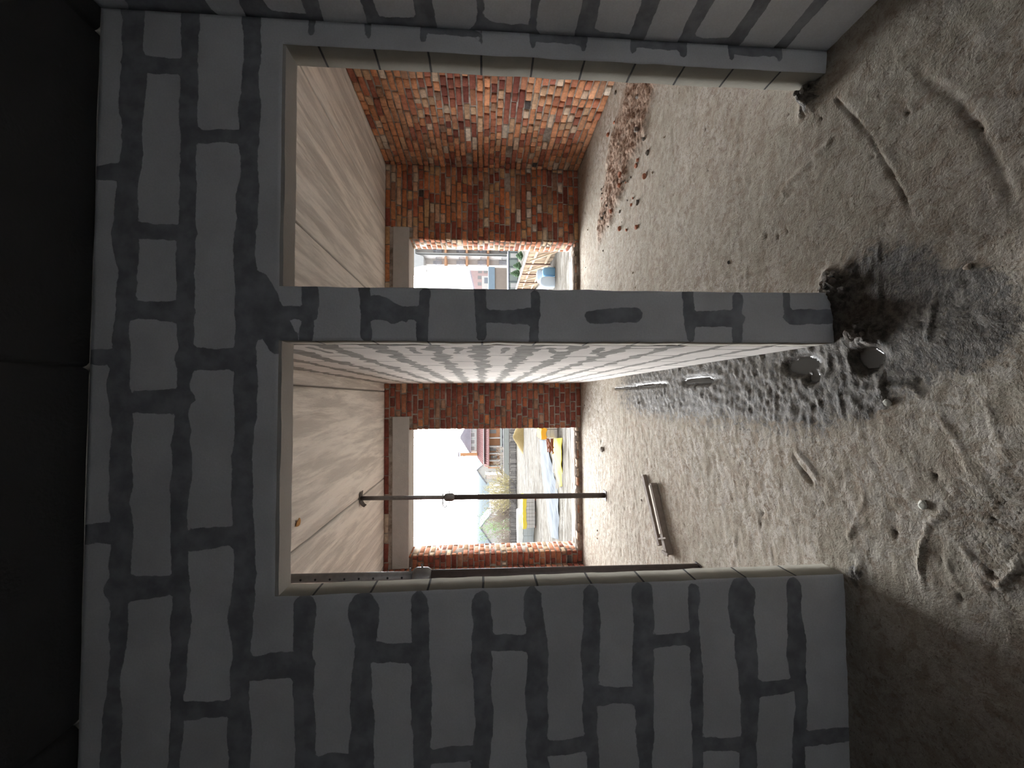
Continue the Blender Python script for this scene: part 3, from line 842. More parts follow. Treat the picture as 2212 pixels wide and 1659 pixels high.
def lump(name, px, s, seed, mat, label, cat='stone', group=None, sq=(1, 1, .7), sink=.25, z=0.0):
    p = fl(*px) if not hasattr(px, 'shape') else px
    o = bpy.data.objects.new(name, lump_mesh(name, s, seed, mat, sq)); COL.objects.link(o)
    o.location = (p[0], p[1], floor_z(p[0], p[1]) + s * sq[2] * (1 - sink) * .8 + z)
    o.rotation_euler = (0, 0, seed * 1.3)
    return tag(o, label, cat, group)
lump('stone', (1921, 870), .014, 3, M['white_stone'], 'bright white stone chip on the damp floor left of the pier')
lump('stone', (1995, 1090), .015, 5, M['white_stone'], 'pale stone chip with a long dark shadow, at the start of the mud ridge', sq=(1.3, .8, .6))
lump('stone', (2093, 577), .011, 7, M['tan_clod'], 'round grey pebble nearest the camera, beyond the damp patch on the right')
lump('stone', (1303, 971), .035, 8, M['dark_clod'], 'dark stone on the pale floor just inside the left window')
lump('stone', (1306, 213), .045, 9, M['white_stone'], 'white block chip at the foot of the right brick wall beside the doorway jamb')
r_ = random.Random(77)
n = 0
while n < 34:
    x = r_.uniform(-2.0, 3.0); y = r_.uniform(1.7, 5.5)
    if x > 0.18 and x < .43: continue
    room = 'left room' if x < .3 else 'right room'
    where = 'near the doorway' if y < 2.9 else ('in the middle' if y < 4.2 else 'towards the window')
    edge = 'by the partition' if abs(x - .3) < .7 else ('by the brick side wall' if x > 2.3 or x < -1.5 else 'out on the open floor')
    lab = 'small %s clay clod %s of the %s, %s' % ('dark' if n % 3 else 'tan', where, room, edge)
    lump('clod', np.array([x, y, 0]), r_.uniform(.005, .013), 200 + n, M['dark_clod'] if n % 3 else M['tan_clod'], lab, 'clod', 'clods scattered in the ' + room, sink=.4); n += 1
for i in range(34):
    px = (r_.uniform(1300, 1400), r_.uniform(175, 500)); p = fl(*px)
    if p[0] > XWR - .1 or p[0] < 1.5: continue
    lump('brick_chip', p, r_.uniform(.010, .03), 300 + i, M['brick_chip'] if i % 2 else M['dark_clod'],
         '%s chip in the rubble along the right brick wall, %s, %s' % ('red brick' if i % 2 else 'dark', 'doorway end' if p[1] < 3.6 else ('middle' if p[1] < 4.4 else 'window end'), 'close in' if p[0] > 2.6 else 'outer side'), 'rubble', 'chips in the brown rubble strip', sink=.3)
for i in range(16):
    c = ((1806, 618), (1752, 200), (1868, 728))[i % 3]; p = fl(c[0] + r_.uniform(-14, 18), c[1] + r_.uniform(-12, 8) - (6 if i % 3 == 0 else 0))
    if i % 3 == 0 and p[0] < PR + .03: p[0] = PR + .03 + r_.uniform(0, .05)
    lab = ('mortar crumb heaped at the right foot of the pier', 'mortar crumb heaped at the foot of the right doorway jamb', 'wet mud lump in the churned mud before the pier')[i % 3]
    lump('mortar_crumb', p, r_.uniform(.008, .02), 400 + i, M['dark_clod'], lab, 'crumb', ('crumbs at the pier foot', 'crumbs at the jamb foot', 'mud lumps before the pier')[i % 3], sink=.3)
# scrap of dried foam under the ceiling by the left doorway head
me = lump_mesh('foam_scrap', .03, 12, simple('amber_foam', (0.52, 0.28, 0.10), 0.7, 0.3, 60), (1.3, .9, .5))
o = bpy.data.objects.new('foam_scrap', me); COL.objects.link(o); o.location = (-0.897, 3.069, CEIL - .013); o.rotation_euler = (0, 0, .6)
tag(o, 'small amber scrap of dried foam stuck to the ceiling beyond the left doorway head', 'foam')

# ------------------------------------------------------------------ outdoors : ground
def terr(Y):
    return np.interp(Y, [6.0, 6.4, 8.5, 13, 22, 32, 45, 75, 130, 400], [-.12, -.2, -.75, -1.08, -1.45, -1.75, -2.35, -2.6, -3.0, -3.0])
ty = np.concatenate([np.arange(D2 + TH2 - .02, 16, .06), np.arange(16, 34, .18), np.linspace(34, 60, 60), np.linspace(62, 420, 50)])
tx = np.concatenate([np.linspace(-200, -14, 30), np.arange(-13.5, 14, .1), np.linspace(14.5, 220, 34)])
A2, B2 = np.meshgrid(tx, ty, indexing='ij')
Z2 = terr(B2) + .05 * fbm(A2 * .8, B2 * .8, 5, 4) * np.clip((B2 - 6.2) / 2, 0, 1) + .03 * fbm(A2 * 1.2, B2 * 5, 6, 3) * np.clip((B2 - 7) / 3, 0, 1)
nu2, nv2 = A2.shape
idx = np.arange(nu2 * nv2).reshape(nu2, nv2)
F = np.stack([idx[:-1, :-1].ravel(), idx[1:, :-1].ravel(), idx[1:, 1:].ravel(), idx[:-1, 1:].ravel()], 1)
def ground_mat():
    k = NB('churned_yard_mud')
    f = k.noise(1.5, 7, 0.72, stretch=(.55, 1.0, 1), dist=1.5); f2 = k.noise(.5, 4)
    c = k.mix(k.mrange(f, .38, .62), (0.085, 0.072, 0.055), (0.19, 0.178, 0.16))
    c = k.mix(k.mrange(f2, .45, .6, 0, .6), c, (0.15, 0.135, 0.11))
    k.color(c); k.rough(.95); k.b.inputs['Specular IOR Level'].default_value = 0.1; k.bump(f, .7, .1)
    return k.mat
def hz(name, c, **kw): return simple(name, c, kw.pop('rough', .85), kw.pop('var', .1), kw.pop('scale', 2.0), spec=0.06, **kw)
o = mesh_obj('ground', np.stack([A2, B2, Z2], -1).reshape(-1, 3), F, ground_mat(), smooth=True); tag(o, kind='structure')
def gz(x, y): return float(terr(y))

def rect(x0, x1, y0, y1, D):
    """photo rectangle (x0..x1 runs downwards in the place, y0..y1 runs leftwards) at distance D -> X0,X1,Z0,Z1"""
    a = at(x1, y1, D); b = at(x0, y0, D)
    return a[0], b[0], a[2], b[2]

# far hills
hx = np.linspace(-330, 330, 90); hy = np.array([300., 330, 360, 400, 440])
A3, B3 = np.meshgrid(hx, hy, indexing='ij')
prof = np.interp(B3, [300, 330, 360, 400, 440], [0, .55, .9, 1, .9])
Z3 = -3 + prof * (9.6 + 2.2 * fbm(A3 * .012, B3 * 0, 3, 3) + .6 * fbm(A3 * .15, B3 * .1, 4, 2))
i3 = np.arange(A3.size).reshape(A3.shape)
F = np.stack([i3[:-1, :-1].ravel(), i3[1:, :-1].ravel(), i3[1:, 1:].ravel(), i3[:-1, 1:].ravel()], 1)
o = mesh_obj('hills', np.stack([A3, B3, Z3], -1).reshape(-1, 3), F, hz('misty_blue_hill', (0.10, 0.135, 0.155), scale=.05), smooth=True)
tag(o, kind='structure')

C = {k: hz(k, v) for k, v in dict(
    house_orange=(0.62, 0.34, 0.20), house_red_roof=(0.50, 0.30, 0.30), house_lilac_roof=(0.48, 0.45, 0.52), trim_white=(0.78, 0.78, 0.78), house_dark=(0.16, 0.17, 0.24),
    glass_grey=(0.36, 0.36, 0.37), chimney_brick=(0.66, 0.36, 0.20), pale_wall=(0.62, 0.66, 0.66), slate=(0.32, 0.36, 0.42), fence_wood=(0.25, 0.235, 0.23), fence_dark=(0.17, 0.155, 0.155),
    tan_wood=(0.46, 0.36, 0.26), tan_dark=(0.27, 0.19, 0.15), yellow_film=(0.85, 0.68, 0.10), amber_film=(0.85, 0.45, 0.06), white_block=(0.62, 0.60, 0.57), pale_blue_block=(0.56, 0.61, 0.64),
    white_film=(0.85, 0.87, 0.88), blue_sack=(0.22, 0.42, 0.62), blue_pale=(0.58, 0.68, 0.78), tarp_grey=(0.10, 0.115, 0.135), rust_bar=(0.20, 0.075, 0.045), pallet_orange=(0.62, 0.32, 0.20),
    hotel_white=(0.66, 0.68, 0.70), hotel_orange=(0.66, 0.38, 0.24), hotel_cream=(0.60, 0.57, 0.55), hotel_grey=(0.36, 0.36, 0.39), conifer=(0.17, 0.26, 0.16), pink_wall=(0.60, 0.46, 0.46),
    blue_roof=(0.33, 0.43, 0.54), brown_field=(0.45, 0.38, 0.34), teal_glass=(0.40, 0.47, 0.45), bush_tan=(0.46, 0.42, 0.30), bush_brown=(0.42, 0.37, 0.33), leaf_green=(0.38, 0.62, 0.26), leaf_yellow=(0.60, 0.55, 0.26),
    road_pale=(0.52, 0.55, 0.54)).items()}
def sand_mat():
    k = NB('yellow_sand'); f = k.noise(6, 5, .6)
    k.b.inputs['Specular IOR Level'].default_value = .05
    k.color(k.mix(f, (0.26, 0.19, 0.08), (0.36, 0.27, 0.13))); k.rough(.95); k.bump(f, .5, .05); return k.mat
C['sand'] = sand_mat()

def bxr(x0, x1, y0, y1, D, dep, name, mat, parent, front=0.0):
    X0, X1, Z0, Z1 = rect(x0, x1, y0, y1, D); m = MB(); m.box((X0, D - front, Z0), (X1, D + dep, Z1))
    p = parent.location if parent else Vector((0, 0, 0))
    m.v = [(a - p.x, b - p.y, c - p.z) for a, b, c in m.v]
    return m.build(name, mat, parent)
def thing_at(name, x, y, D, label, cat, group=None):
    p = at(x, y, D); return empty(name, (p[0], D, gz(p[0], D)), label, cat, group)
def rel(m, parent):
    p = parent.location; m.v = [(a - p.x, b - p.y, c - p.z) for a, b, c in m.v]; return m

# --- the big timber house seen at the right of the left window
D = 75.0
h = thing_at('timber_house', 1085, 960, D, 'large orange timber house with dark red metal roofs, lookout tower and tall brick chimney', 'house')
bxr(1054, 1096, 890, 1011, D, 9, 'wall', C['house_orange'], h)
bxr(1081, 1096, 890, 1009, D, 1, 'plinth', C['house_dark'], h, .9)
bxr(1079.5, 1084, 890, 1012, D, .2, 'deck', C['pale_wall'], h, 1.8)
for y in (944, 962, 977, 992, 1004): bxr(1056, 1080, y, y + 1.4, D, .2, 'post', C['trim_white'], h, 1.6)
for x0, y0, y1 in ((1058, 928, 936), (1058, 964, 974), (1060, 984, 990)):
    w = bxr(x0, x0 + 14, y0, y1, D, .1, 'window', C['glass_grey'], h, .12)
    bxr(x0 - 1, x0, y0 - 1, y1 + 1, D, .1, 'window_frame', C['trim_white'], w).parent = h
for y0 in (928, 946, 982): bxr(1084, 1095, y0, y0 + 11, D, .2, 'door', C['slate'], h, 1.2)
def roofpoly(pts, D0, D1_, name, mat, parent, th=.25):
    """outline in the photo at D0 (front) and the same shape pushed back to D1_"""
    a = [at(x, y, D0) for x, y in pts]; b = [p + np.array([0, D1_ - D0, 0]) for p in a]; n = len(a); m = MB()
    m.add(a + b, [tuple(range(n)), tuple(range(2 * n - 1, n - 1, -1))] + [(i, n + i, n + (i + 1) % n, (i + 1) % n) for i in range(n)])
    rel(m, parent); return m.build(name, mat, parent)
def hiproof(x_top, x_bot, ya, yb, yra, yrb, D, dep, name, mat, parent, rise_back=.5):
    """sloping roof: eave (x_bot, ya..yb) at D, ridge (x_top, yra..yrb) half way back; ribs modelled"""
    e0, e1 = at(x_bot, ya, D), at(x_bot, yb, D)
    r0, r1 = at(x_top, yra, D), at(x_top, yrb, D); r0 = r0 * 1; r1 = r1 * 1
    mid = D + dep * rise_back
    for r in (r0, r1):
        k = mid / D; v = np.array([r[0] * k, mid, EYE + (r[2] - EYE) * k]); r[:] = v
    b0 = np.array([e0[0], D + dep, e0[2]]); b1 = np.array([e1[0], D + dep, e1[2]]); m = MB()
    dz = np.array([0, 0, -.15])
    V_ = [e0, e1, r1, r0, b0, b1, e0 + dz, e1 + dz, b0 + dz, b1 + dz]
    m.add(V_, [(0, 1, 2, 3), (4, 3, 2, 5), (0, 3, 4), (1, 5, 2), (0, 6, 7, 1), (6, 8, 9, 7), (1, 7, 9, 5), (0, 4, 8, 6)])
    n = 26
    for i in range(n + 1):
        t = i / n; p = e0 * (1 - t) + e1 * t; q = r0 * (1 - t) + r1 * t
        m.beam(p + np.array([0, 0, .05]), q + np.array([0, 0, .05]), .09, .09)
    rel(m, parent); return m.build(name, mat, parent)
hiproof(1029, 1044, 880, 1004, 890, 982, D - .8, 9.6, 'roof', C['house_red_roof'], h)
bxr(1043.5, 1045.5, 880, 1005, D - .9, .2, 'gutter', C['trim_white'], h)
hiproof(1046, 1055, 880, 1010, 885, 1006, D - 2.6, 3.6, 'porch_roof', C['house_red_roof'], h, .9)
bxr(1015, 1030, 905, 977, D + 3.5, 3.0, 'tower', C['pale_wall'], h)
for y0 in (918, 934, 949, 963):
    w = bxr(1016, 1027, y0, y0 + 11, D + 3.4, .12, 'window_frame', C['trim_white'], h)
    g_ = bxr(1017.5, 1025, y0 + 1.6, y0 + 9.4, D + 3.32, .08, 'window_pane', C['glass_grey'], h)
hiproof(995, 1016, 905, 980, 943, 947, D + 3.0, 4.4, 'tower_roof', C['house_lilac_roof'], h)
bxr(994, 1031, 979, 985, D + 2.5, .8, 'chimney', C['chimney_brick'], h)
bxr(989, 992, 977.5, 987, D + 2.3, 1.1, 'chimney_cap', C['house_lilac_roof'], h)
m = MB()
for i in range(8): m.box((*(at(1074 + i * 2, 1012 + i * 2.6, D - 2)[[0]]), D - 3, at(1076 + i * 2, 1012, D - 2)[2] - .2), (at(1074, 1014.2 + i * 2.6, D - 2)[0], D - 1.5, at(1075.5 + i * 2, 1012, D - 2)[2] - .05))
m.beam(at(1071, 1010, D - 3), at(1078, 1036, D - 3), .14); m.beam(at(1084, 1010, D - 3), at(1089, 1036, D - 3), .14)
rel(m, h).build('stair', C['tan_wood'], h)

# --- small houses beyond
def cottage(x_ap, y_ap, ya, yb, xe, xb, D, wallm, roofm, label, name='cottage'):
    c = thing_at(name, xb, (ya + yb) / 2, D, label, 'house')
    X0, X1, Z0, Z1 = rect(xe, xb, ya, yb, D); ap = at(x_ap, y_ap, D); m = MB(); dp = 7.0
    m.add([(X0, D, Z0), (X1, D, Z0), (X1, D, Z1), (ap[0], D, ap[2]), (X0, D, Z1), (X0, D + dp, Z0), (X1, D + dp, Z0), (X1, D + dp, Z1), (ap[0], D + dp, ap[2]), (X0, D + dp, Z1)],
          [(0, 1, 2, 3, 4), (9, 8, 7, 6, 5), (1, 6, 7, 2), (0, 4, 9, 5)]); rel(m, c).build('wall', wallm, c)
    m = MB()
    for (xx, zz) in ((X0 - .3, Z1 - .15), (X1 + .3, Z1 - .15)):
        m.beam((xx, D - .3, zz), (ap[0], D - .3, ap[2] + .1), .2, .2)
        m.add([(xx, D - .35, zz), (ap[0], D - .35, ap[2] + .1), (ap[0], D + dp + .3, ap[2] + .1), (xx, D + dp + .3, zz), (xx, D - .35, zz - .14), (ap[0], D - .35, ap[2] - .04), (ap[0], D + dp + .3, ap[2] - .04), (xx, D + dp + .3, zz - .14)],
              [(0, 1, 2, 3), (7, 6, 5, 4), (0, 4, 5, 1), (1, 5, 6, 2), (2, 6, 7, 3), (3, 7, 4, 0)])
    rel(m, c).build('roof', roofm, c)
    bxr(xe + 5, xe + 11, (ya + yb) / 2 - 3, (ya + yb) / 2 + 3, D, .1, 'window', C['glass_grey'], c, .1)
    return c
cottage(1030.5, 1015, 1000, 1042, 1050, 1090, 95, C['pale_wall'], C['slate'], 'pale house with slim gable just left of the timber house')
cottage(1038, 1139, 1112, 1172, 1060, 1092, 92, C['trim_white'], C['slate'], 'low grey gabled house behind the green tree')
c = thing_at('shed', 1088, 1031, 85, 'small white flat-roofed shed beside the timber house stairs', 'shed')
bxr(1050, 1092, 1026, 1034, 85, 3, 'wall', C['trim_white'], c); bxr(1048.5, 1050, 1025, 1035, 85, 3.4, 'roof', C['slate'], c, .2)
c = thing_at('long_wall', 1100, 1050, 60, 'long pale wall running behind the board fence', 'wall')
bxr(1088.5, 1103, 885, 1215, 60, .3, 'panel', C['road_pale'], c); bxr(1087, 1089, 885, 1215, 60, .5, 'coping', C['trim_white'], c, .1)

# --- bushes and trees
def twiggy(name, px, py, D, hgt, wid, n, mat, label, leaf=None, nleaf=0, seed=1, cat='bush'):
    e = thing_at(name, px, py, D, label, cat); r = random.Random(seed); m = MB(); tips = []
    for i in range(n):
        bx0 = r.uniform(-wid / 2, wid / 2) * .55; by0 = r.uniform(-.8, .8)
        p = Vector((bx0, by0, -.05)); d = Vector((r.gauss(0, .35) + bx0 * .12, r.gauss(0, .3), 1)).normalized()
        L = hgt * r.uniform(.55, 1.0); seg = 4
        for s_ in range(seg):
            q = p + d * (L / seg); w_ = .05 * (1 - s_ / seg) + .014
            m.beam(p, q, w_, w_); 
            for _ in range(2):
                dd = (d + Vector((r.gauss(0, .6), r.gauss(0, .6), r.gauss(.1, .3)))).normalized(); t_ = p.lerp(q, r.random()); u_ = t_ + dd * L * r.uniform(.12, .28)
                m.beam(t_, u_, .02, .02); tips.append(u_)
            p = q; d = (d + Vector((r.gauss(0, .22), r.gauss(0, .22), 0))).normalized()
        tips.append(p)
    m.build('branches', mat, e)
    if leaf:
        m = MB()
        for i in range(nleaf):
            t_ = r.choice(tips) + Vector((r.gauss(0, .16), r.gauss(0, .16), r.gauss(0, .16))); a = Vector((r.gauss(0, 1), r.gauss(0, 1), r.gauss(0, 1))).normalized(); b = a.orthogonal().normalized(); s_ = r.uniform(.05, .11)
            m.add([t_, t_ + a * s_ + b * s_ * .5, t_ + a * 2 * s_, t_ + a * s_ - b * s_ * .5], [(0, 1, 2, 3)])
        m.build('leaves', leaf, e)
    return e
twiggy('bare_bush', 1110, 1062, 49, 4.0, 4.2, 60, C['bush_tan'], 'yellowish bare bush behind the fence, beside the upright prop', C['leaf_yellow'], 900, 4)
twiggy('bare_bush', 1110, 1100, 54, 3.6, 3.8, 80, C['bush_brown'], 'greyish brown leafless bush left of the yellowish one', C['bush_brown'], 700, 5)
twiggy('leafy_tree', 1110, 1135, 58, 4.6, 2.2, 24, C['bush_brown'], 'small tree with fresh green leaves behind the fence', C['leaf_green'], 1100, 6, 'tree')
twiggy('bare_bush', 1110, 1165, 49, 2.6, 2.6, 50, C['bush_brown'], 'low brown bush at the left edge of the left window', C['bush_brown'], 500, 7)
twiggy('bare_bush', 1105, 985, 62, 2.6, 4.4, 40, C['bush_brown'], 'thin grey shrub in front of the timber house veranda', None, 0, 8)

# --- board fence across the yard
D = 46.0
f = thing_at('board_fence', 1122, 1050, D, 'weathered grey board fence crossing the yard behind the sand pile', 'fence')
Xa, Xb, Zb, Zt = rect(1101, 1124, 890, 1215, D)
r_ = random.Random(5); m = MB(); x = Xa
while x < Xb:
    w_ = r_.uniform(.11, .16)
    m.box((x, D, Zb + r_.uniform(0, .05)), (x + w_, D + .03, Zt + r_.uniform(-.06, .03)), c=(r_.uniform(.7, 1.2),) * 3); x += w_ + r_.uniform(.005, .05)
k_ = simple('fence_board', (0.27, 0.255, 0.25), .9, .15, 6, tint=True, spec=.06)
rel(m, f).build('boards', k_, f, tint=True)
bxr(1099, 1102, 890, 1215, D - .1, .1, 'rail', C['fence_dark'], f); bxr(1113, 1115, 890, 1215, D - .1, .08, 'rail', C['fence_dark'], f)
for (x0, y0, x1, y1) in ((1100, 1035, 1120, 1064), (1100, 1078, 1120, 1096), (1100, 1112, 1120, 1128), (1098, 1002, 1120, 998)):
    m = MB(); m.beam(at(x0, y0, D - .2), at(x1, y1, D - .2), .10); rel(m, f).build('brace', C['fence_wood'], f)

# --- sand pile, block pallets, sheets
def heap(name, x_pk, y_pk, xb, ya, yb, D, mat, label, cat, dep=1.6, seed=3):
    e = thing_at(name, xb, (ya + yb) / 2, D, label, cat); X0, X1, Z0, _ = rect(xb, xb + .5, ya, yb, D); pk = at(x_pk, y_pk, D)
    n = 26; vs = []; fs = []
    for j in range(n):
        for i in range(n):
            u = i / (n - 1); v = j / (n - 1); X = X0 + (X1 - X0) * u; Yy = D - dep + 2 * dep * v
            tx_ = (X - pk[0]) / ((X1 - pk[0]) if X > pk[0] else (pk[0] - X0)); rr = min(1, math.hypot(tx_, (v - .5) * 2))
            zz = Z0 - .15 + (pk[2] - Z0 + .15) * (1 - rr) ** .85 + .03 * float(fbm(np.array(X * 3), np.array(Yy * 3), seed, 3))
            vs.append((X, Yy, zz))
    for j in range(n - 1):
        for i in range(n - 1): a = j * n + i; fs.append((a, a + 1, a + n + 1, a + n))
    m = MB(); m.add(vs, fs); rel(m, e); o = m.build('heap', mat, e, True); return e
heap('sand_pile', 1107, 944, 1131, 880, 988, 32, C['sand'], 'heap of yellow sand in front of the board fence', 'sand')

def pallet(name, x0, x1, y0, y1, D, label, blockm, topm, nb, dep=1.1, top=.12, edge=None):
    X0, X1, Z0, Z1 = rect(x0, x1, y0, y1, D); c = empty(name, ((X0 + X1) / 2, D, Z0), label, 'block pallet')
    m = MB(); lift = .0
    w_ = (X1 - X0) / nb
    for i in range(nb):
        for r2 in range(4):
            hh = (Z1 - Z0 - .1) / 4
            m.box((X0 + i * w_ + .006, D, Z0 + .1 + r2 * hh + .006), (X0 + (i + 1) * w_ - .006, D + dep, Z0 + .1 + (r2 + 1) * hh))
    rel(m, c).build('blocks', blockm, c)
    m = MB(); m.box((X0, D, Z0 - .02), (X1, D + dep, Z0 + .03))
    for t in (0, .5, 1): m.box((X0 + (X1 - X0 - .1) * t, D, Z0 + .03), (X0 + (X1 - X0 - .1) * t + .1, D + dep, Z0 + .1))
    rel(m, c).build('pallet_base', C['rust_bar'], c)
    n = 12; vs = []; fs = []; r = random.Random(nb)
    for i in range(n + 1):
        X = X0 - .04 + (X1 - X0 + .08) * i / n
        dr = r.uniform(0, .06)
        vs += [(X, D - .03, Z1 - top - dr), (X, D - .02, Z1 + .03 + r.uniform(0, .03)), (X, D + dep + .03, Z1 + .03 + r.uniform(0, .03)), (X, D + dep + .03, Z1 - top)]
    for i in range(n):
        for k in range(3): a = 4 * i + k; fs.append((a, a + 4, a + 5, a + 1))
    fs += [(0, 1, 2, 3), (4 * n + 3, 4 * n + 2, 4 * n + 1, 4 * n)]
    m = MB(); m.add(vs, fs); rel(m, c).build('film', topm, c)
    return c
pallet('block_pallet', 1131, 1160, 1078, 1140, 22, 'pallet of white blocks under a yellow film in the middle of the left window', C['white_block'], C['yellow_film'], 8)
pallet('block_pallet', 1121, 1163, 1112, 1180, 23.3, 'pallet of pale bluish blocks under white film, left of the yellow one', C['pale_blue_block'], C['white_film'], 3, top=.2)
pallet('block_pallet', 1172, 1212, 890, 946, 13.2, 'nearest pallet of white blocks with yellow film at the right edge of the left window', C['white_block'], C['amber_film'], 3, top=.1)
# yellow film lying on the ground
def sheet(name, pts, mat, label, cat, seed, amp=.05, lift=.05, th=.02):
    """outline given in the photo, lying on the yard; a crumpled sheet with thickness"""
    W_ = []
    for (x, y) in pts:
        Yy = 12.0
        for _ in range(30):
            p = at(x, y, Yy); Yy += (p[2] - (terr(Yy) + lift)) * 3.0; Yy = float(np.clip(Yy, 6.6, 60))
        W_.append((at(x, y, Yy)[0], Yy))
    e = empty(name, (W_[0][0], W_[0][1], gz(0, W_[0][1])), label, cat)
    # fan grid between the two sides of the outline
    n = len(W_) // 2; left = W_[:n]; right = W_[n:][::-1]; m = MB(); nu_ = 24; nv_ = 14; vs = []
    for i in range(nu_ + 1):
        t = i / nu_ * (n - 1); k = min(int(t), n - 2); f_ = t - k
        a = np.array(left[k]) * (1 - f_) + np.array(left[k + 1]) * f_; b = np.array(right[k]) * (1 - f_) + np.array(right[k + 1]) * f_
        for j in range(nv_ + 1):
            s_ = j / nv_; q = a * (1 - s_) + b * s_
            vs.append((q[0], q[1], gz(0, q[1]) + lift + amp * float(fbm(np.array(q[0] * 3), np.array(q[1] * 1.5), seed, 3)) + amp * math.sin(s_ * math.pi)))
    w_ = nv_ + 1; N_ = len(vs); vs += [(a, b, c - th) for a, b, c in vs]; fs = []
    for i in range(nu_):
        for j in range(nv_):
            a = i * w_ + j; fs += [(a, a + 1, a + w_ + 1, a + w_), (N_ + a, N_ + a + w_, N_ + a + w_ + 1, N_ + a + 1)]
    rim = [i * w_ for i in range(nu_ + 1)] + [nu_ * w_ + j for j in range(1, nv_ + 1)] + [i * w_ + nv_ for i in range(nu_ - 1, -1, -1)] + [j for j in range(nv_ - 1, 0, -1)]
    for a, b in zip(rim, rim[1:] + rim[:1]): fs.append((a, b, N_ + b, N_ + a))
    m.add(vs, fs); rel(m, e).build('sheet', mat, e); return e
sheet('plastic_sheet', [(1192, 948), (1194, 985), (1199, 1020), (1209, 1052), (1213, 1050), (1213, 1020), (1213, 985), (1213, 946)], C['yellow_film'], 'bright yellow film trailing on the ground from the nearest pallet', 'plastic sheet', 4)
sheet('tarpaulin', [(1166, 950), (1168, 1000), (1176, 1060), (1190, 1160), (1207, 1165), (1206, 1070), (1193, 1010), (1182, 952)], C['tarp_grey'], 'long grey blue sheet spread over the mud towards the near pallet', 'tarpaulin', 6, amp=.05, lift=.03, th=.01)
e = thing_at('steel_bars', 1198, 962, 13.4, 'bundle of rusty bars between the grey sheet and the nearest pallet', 'bars')
r_ = random.Random(3); m = MB()
for i in range(16):
    a = at(1180 + r_.uniform(0, 15), 948, 12.9 + r_.uniform(-.3, .3)); b = at(1183 + r_.uniform(0, 13), 966 + r_.uniform(0, 14), 12.4 + r_.uniform(-.3, .3)); m.beam(a, b, .035, .03)
rel(m, e).build('bars', C['rust_bar'], e)

# --- seen through the right window : hotel-like block
D = 55.0
h = thing_at('apartment_block', 1102, 556, D, 'tall white building with orange-edged balconies filling the right side of the right window', 'building')
bxr(880, 1103, 470, 574, D + 1.6, 2.0, 'wall', C['hotel_cream'], h)
for (y0, y1) in ((546, 549.5), (550.5, 554), (573, 577), (528, 531)): bxr(893 if y0 < 570 else 900, 1103, y0, y1, D, 1.7, 'pilaster', C['trim_white'], h)
for i, x in enumerate((960, 1006, 1052)):
    for (y0, y1) in ((531, 546), (554, 573)):
        bxr(x, x + 4.5, y0, y1, D - .1, 1.8, 'balcony_slab', C['hotel_orange'], h)
for i, x in enumerate((914, 964, 1010, 1056)):
    for (y0, y1) in ((532, 545.5), (555, 572)):
        bxr(x + 22, x + 41, y1 - 9, y1 - 1, D + 1.4, .2, 'balcony_door', C['hotel_grey'], h)
        m = MB(); X0, X1, Z0, Z1 = rect(x + 24, x + 40, y0, y1, D)
        for k in range(7): m.beam((X0 + (X1 - X0) * k / 6, D + .1, Z0), (X0 + (X1 - X0) * k / 6, D + .1, Z0 + .75), .05)
        m.beam((X0, D + .1, Z0 + .75), (X1, D + .1, Z0 + .75), .07); rel(m, h).build('railing', C['hotel_grey'], h)
roofpoly([(880, 470), (880, 577), (893, 578), (915, 573), (915, 554), (897, 548), (893, 470)], D - .3, D + 3.5, 'roof', C['hotel_white'], h)
bxr(1097, 1101, 530, 580, D - .4, 2, 'base_band', C['trim_white'], h)

# pink house and blue roof
c = thing_at('pink_house', 1085, 605, 92, 'pink walled house with dark roof edge beside the tall white building', 'house')
X0, X1, Z0, Z1 = rect(1030, 1092, 577, 640, 92)
m = MB(); a = at(1013, 577, 92); b = at(1029, 640, 92); m.add([(X0, 92, Z0), (X1, 92, Z0), (a[0], 92, a[2]), (b[0], 92, b[2]), (X0, 100, Z0), (X1, 100, Z0), (a[0], 100, a[2]), (b[0], 100, b[2])], [(0, 1, 2, 3), (7, 6, 5, 4), (3, 2, 6, 7), (1, 5, 6, 2), (0, 3, 7, 4)])
rel(m, c).build('wall', C['pink_wall'], c); m = MB(); m.beam(a + np.array([.5, -.3, .1]), b + np.array([0, -.3, .1]), .35, .3); rel(m, c).build('roof_edge', C['house_lilac_roof'], c)
for (x0, y0) in ((1032, 596), (1032, 610), (1033, 583), (1045, 583)): bxr(x0, x0 + 8, y0, y0 + 7, 92, .1, 'window', C['glass_grey'], c, .12); 
c = thing_at('white_kiosk', 1090, 608, 84, 'white box building with a flat canopy beside the pink house', 'building')
bxr(1041, 1092, 596, 625, 84, 3, 'wall', C['trim_white'], c); bxr(1046, 1056, 600, 612, 84, .1, 'window', C['slate'], c, .1)
c = thing_at('blue_roof_shed', 1092, 603, 50, 'low shed with a blue grey roof below the pink house', 'shed')
bxr(1068, 1112, 578, 645, 50, 3, 'wall', C['brown_field'], c); bxr(1055, 1069, 578, 645, 50, 3.6, 'roof', C['blue_roof'], c, .3)
c = thing_at('glazed_pavilion', 1120, 585, 40, 'low grey green glazed pavilion with dark frames behind the conifers', 'building')
bxr(1098, 1150, 536, 640, 40, 2.5, 'glazing', C['teal_glass'], c)
for y in (545, 560, 576, 592, 608, 622): bxr(1098, 1150, y, y + 1, 40, .1, 'frame', C['house_dark'], c, .1)
bxr(1098, 1100, 536, 640, 40, .3, 'frame', C['house_dark'], c, .12)
for y0, y1 in ((548, 558), (580, 590), (612, 624)): bxr(1103, 1140, y0, y1, 40, .1, 'panel', C['trim_white'], c, .08)
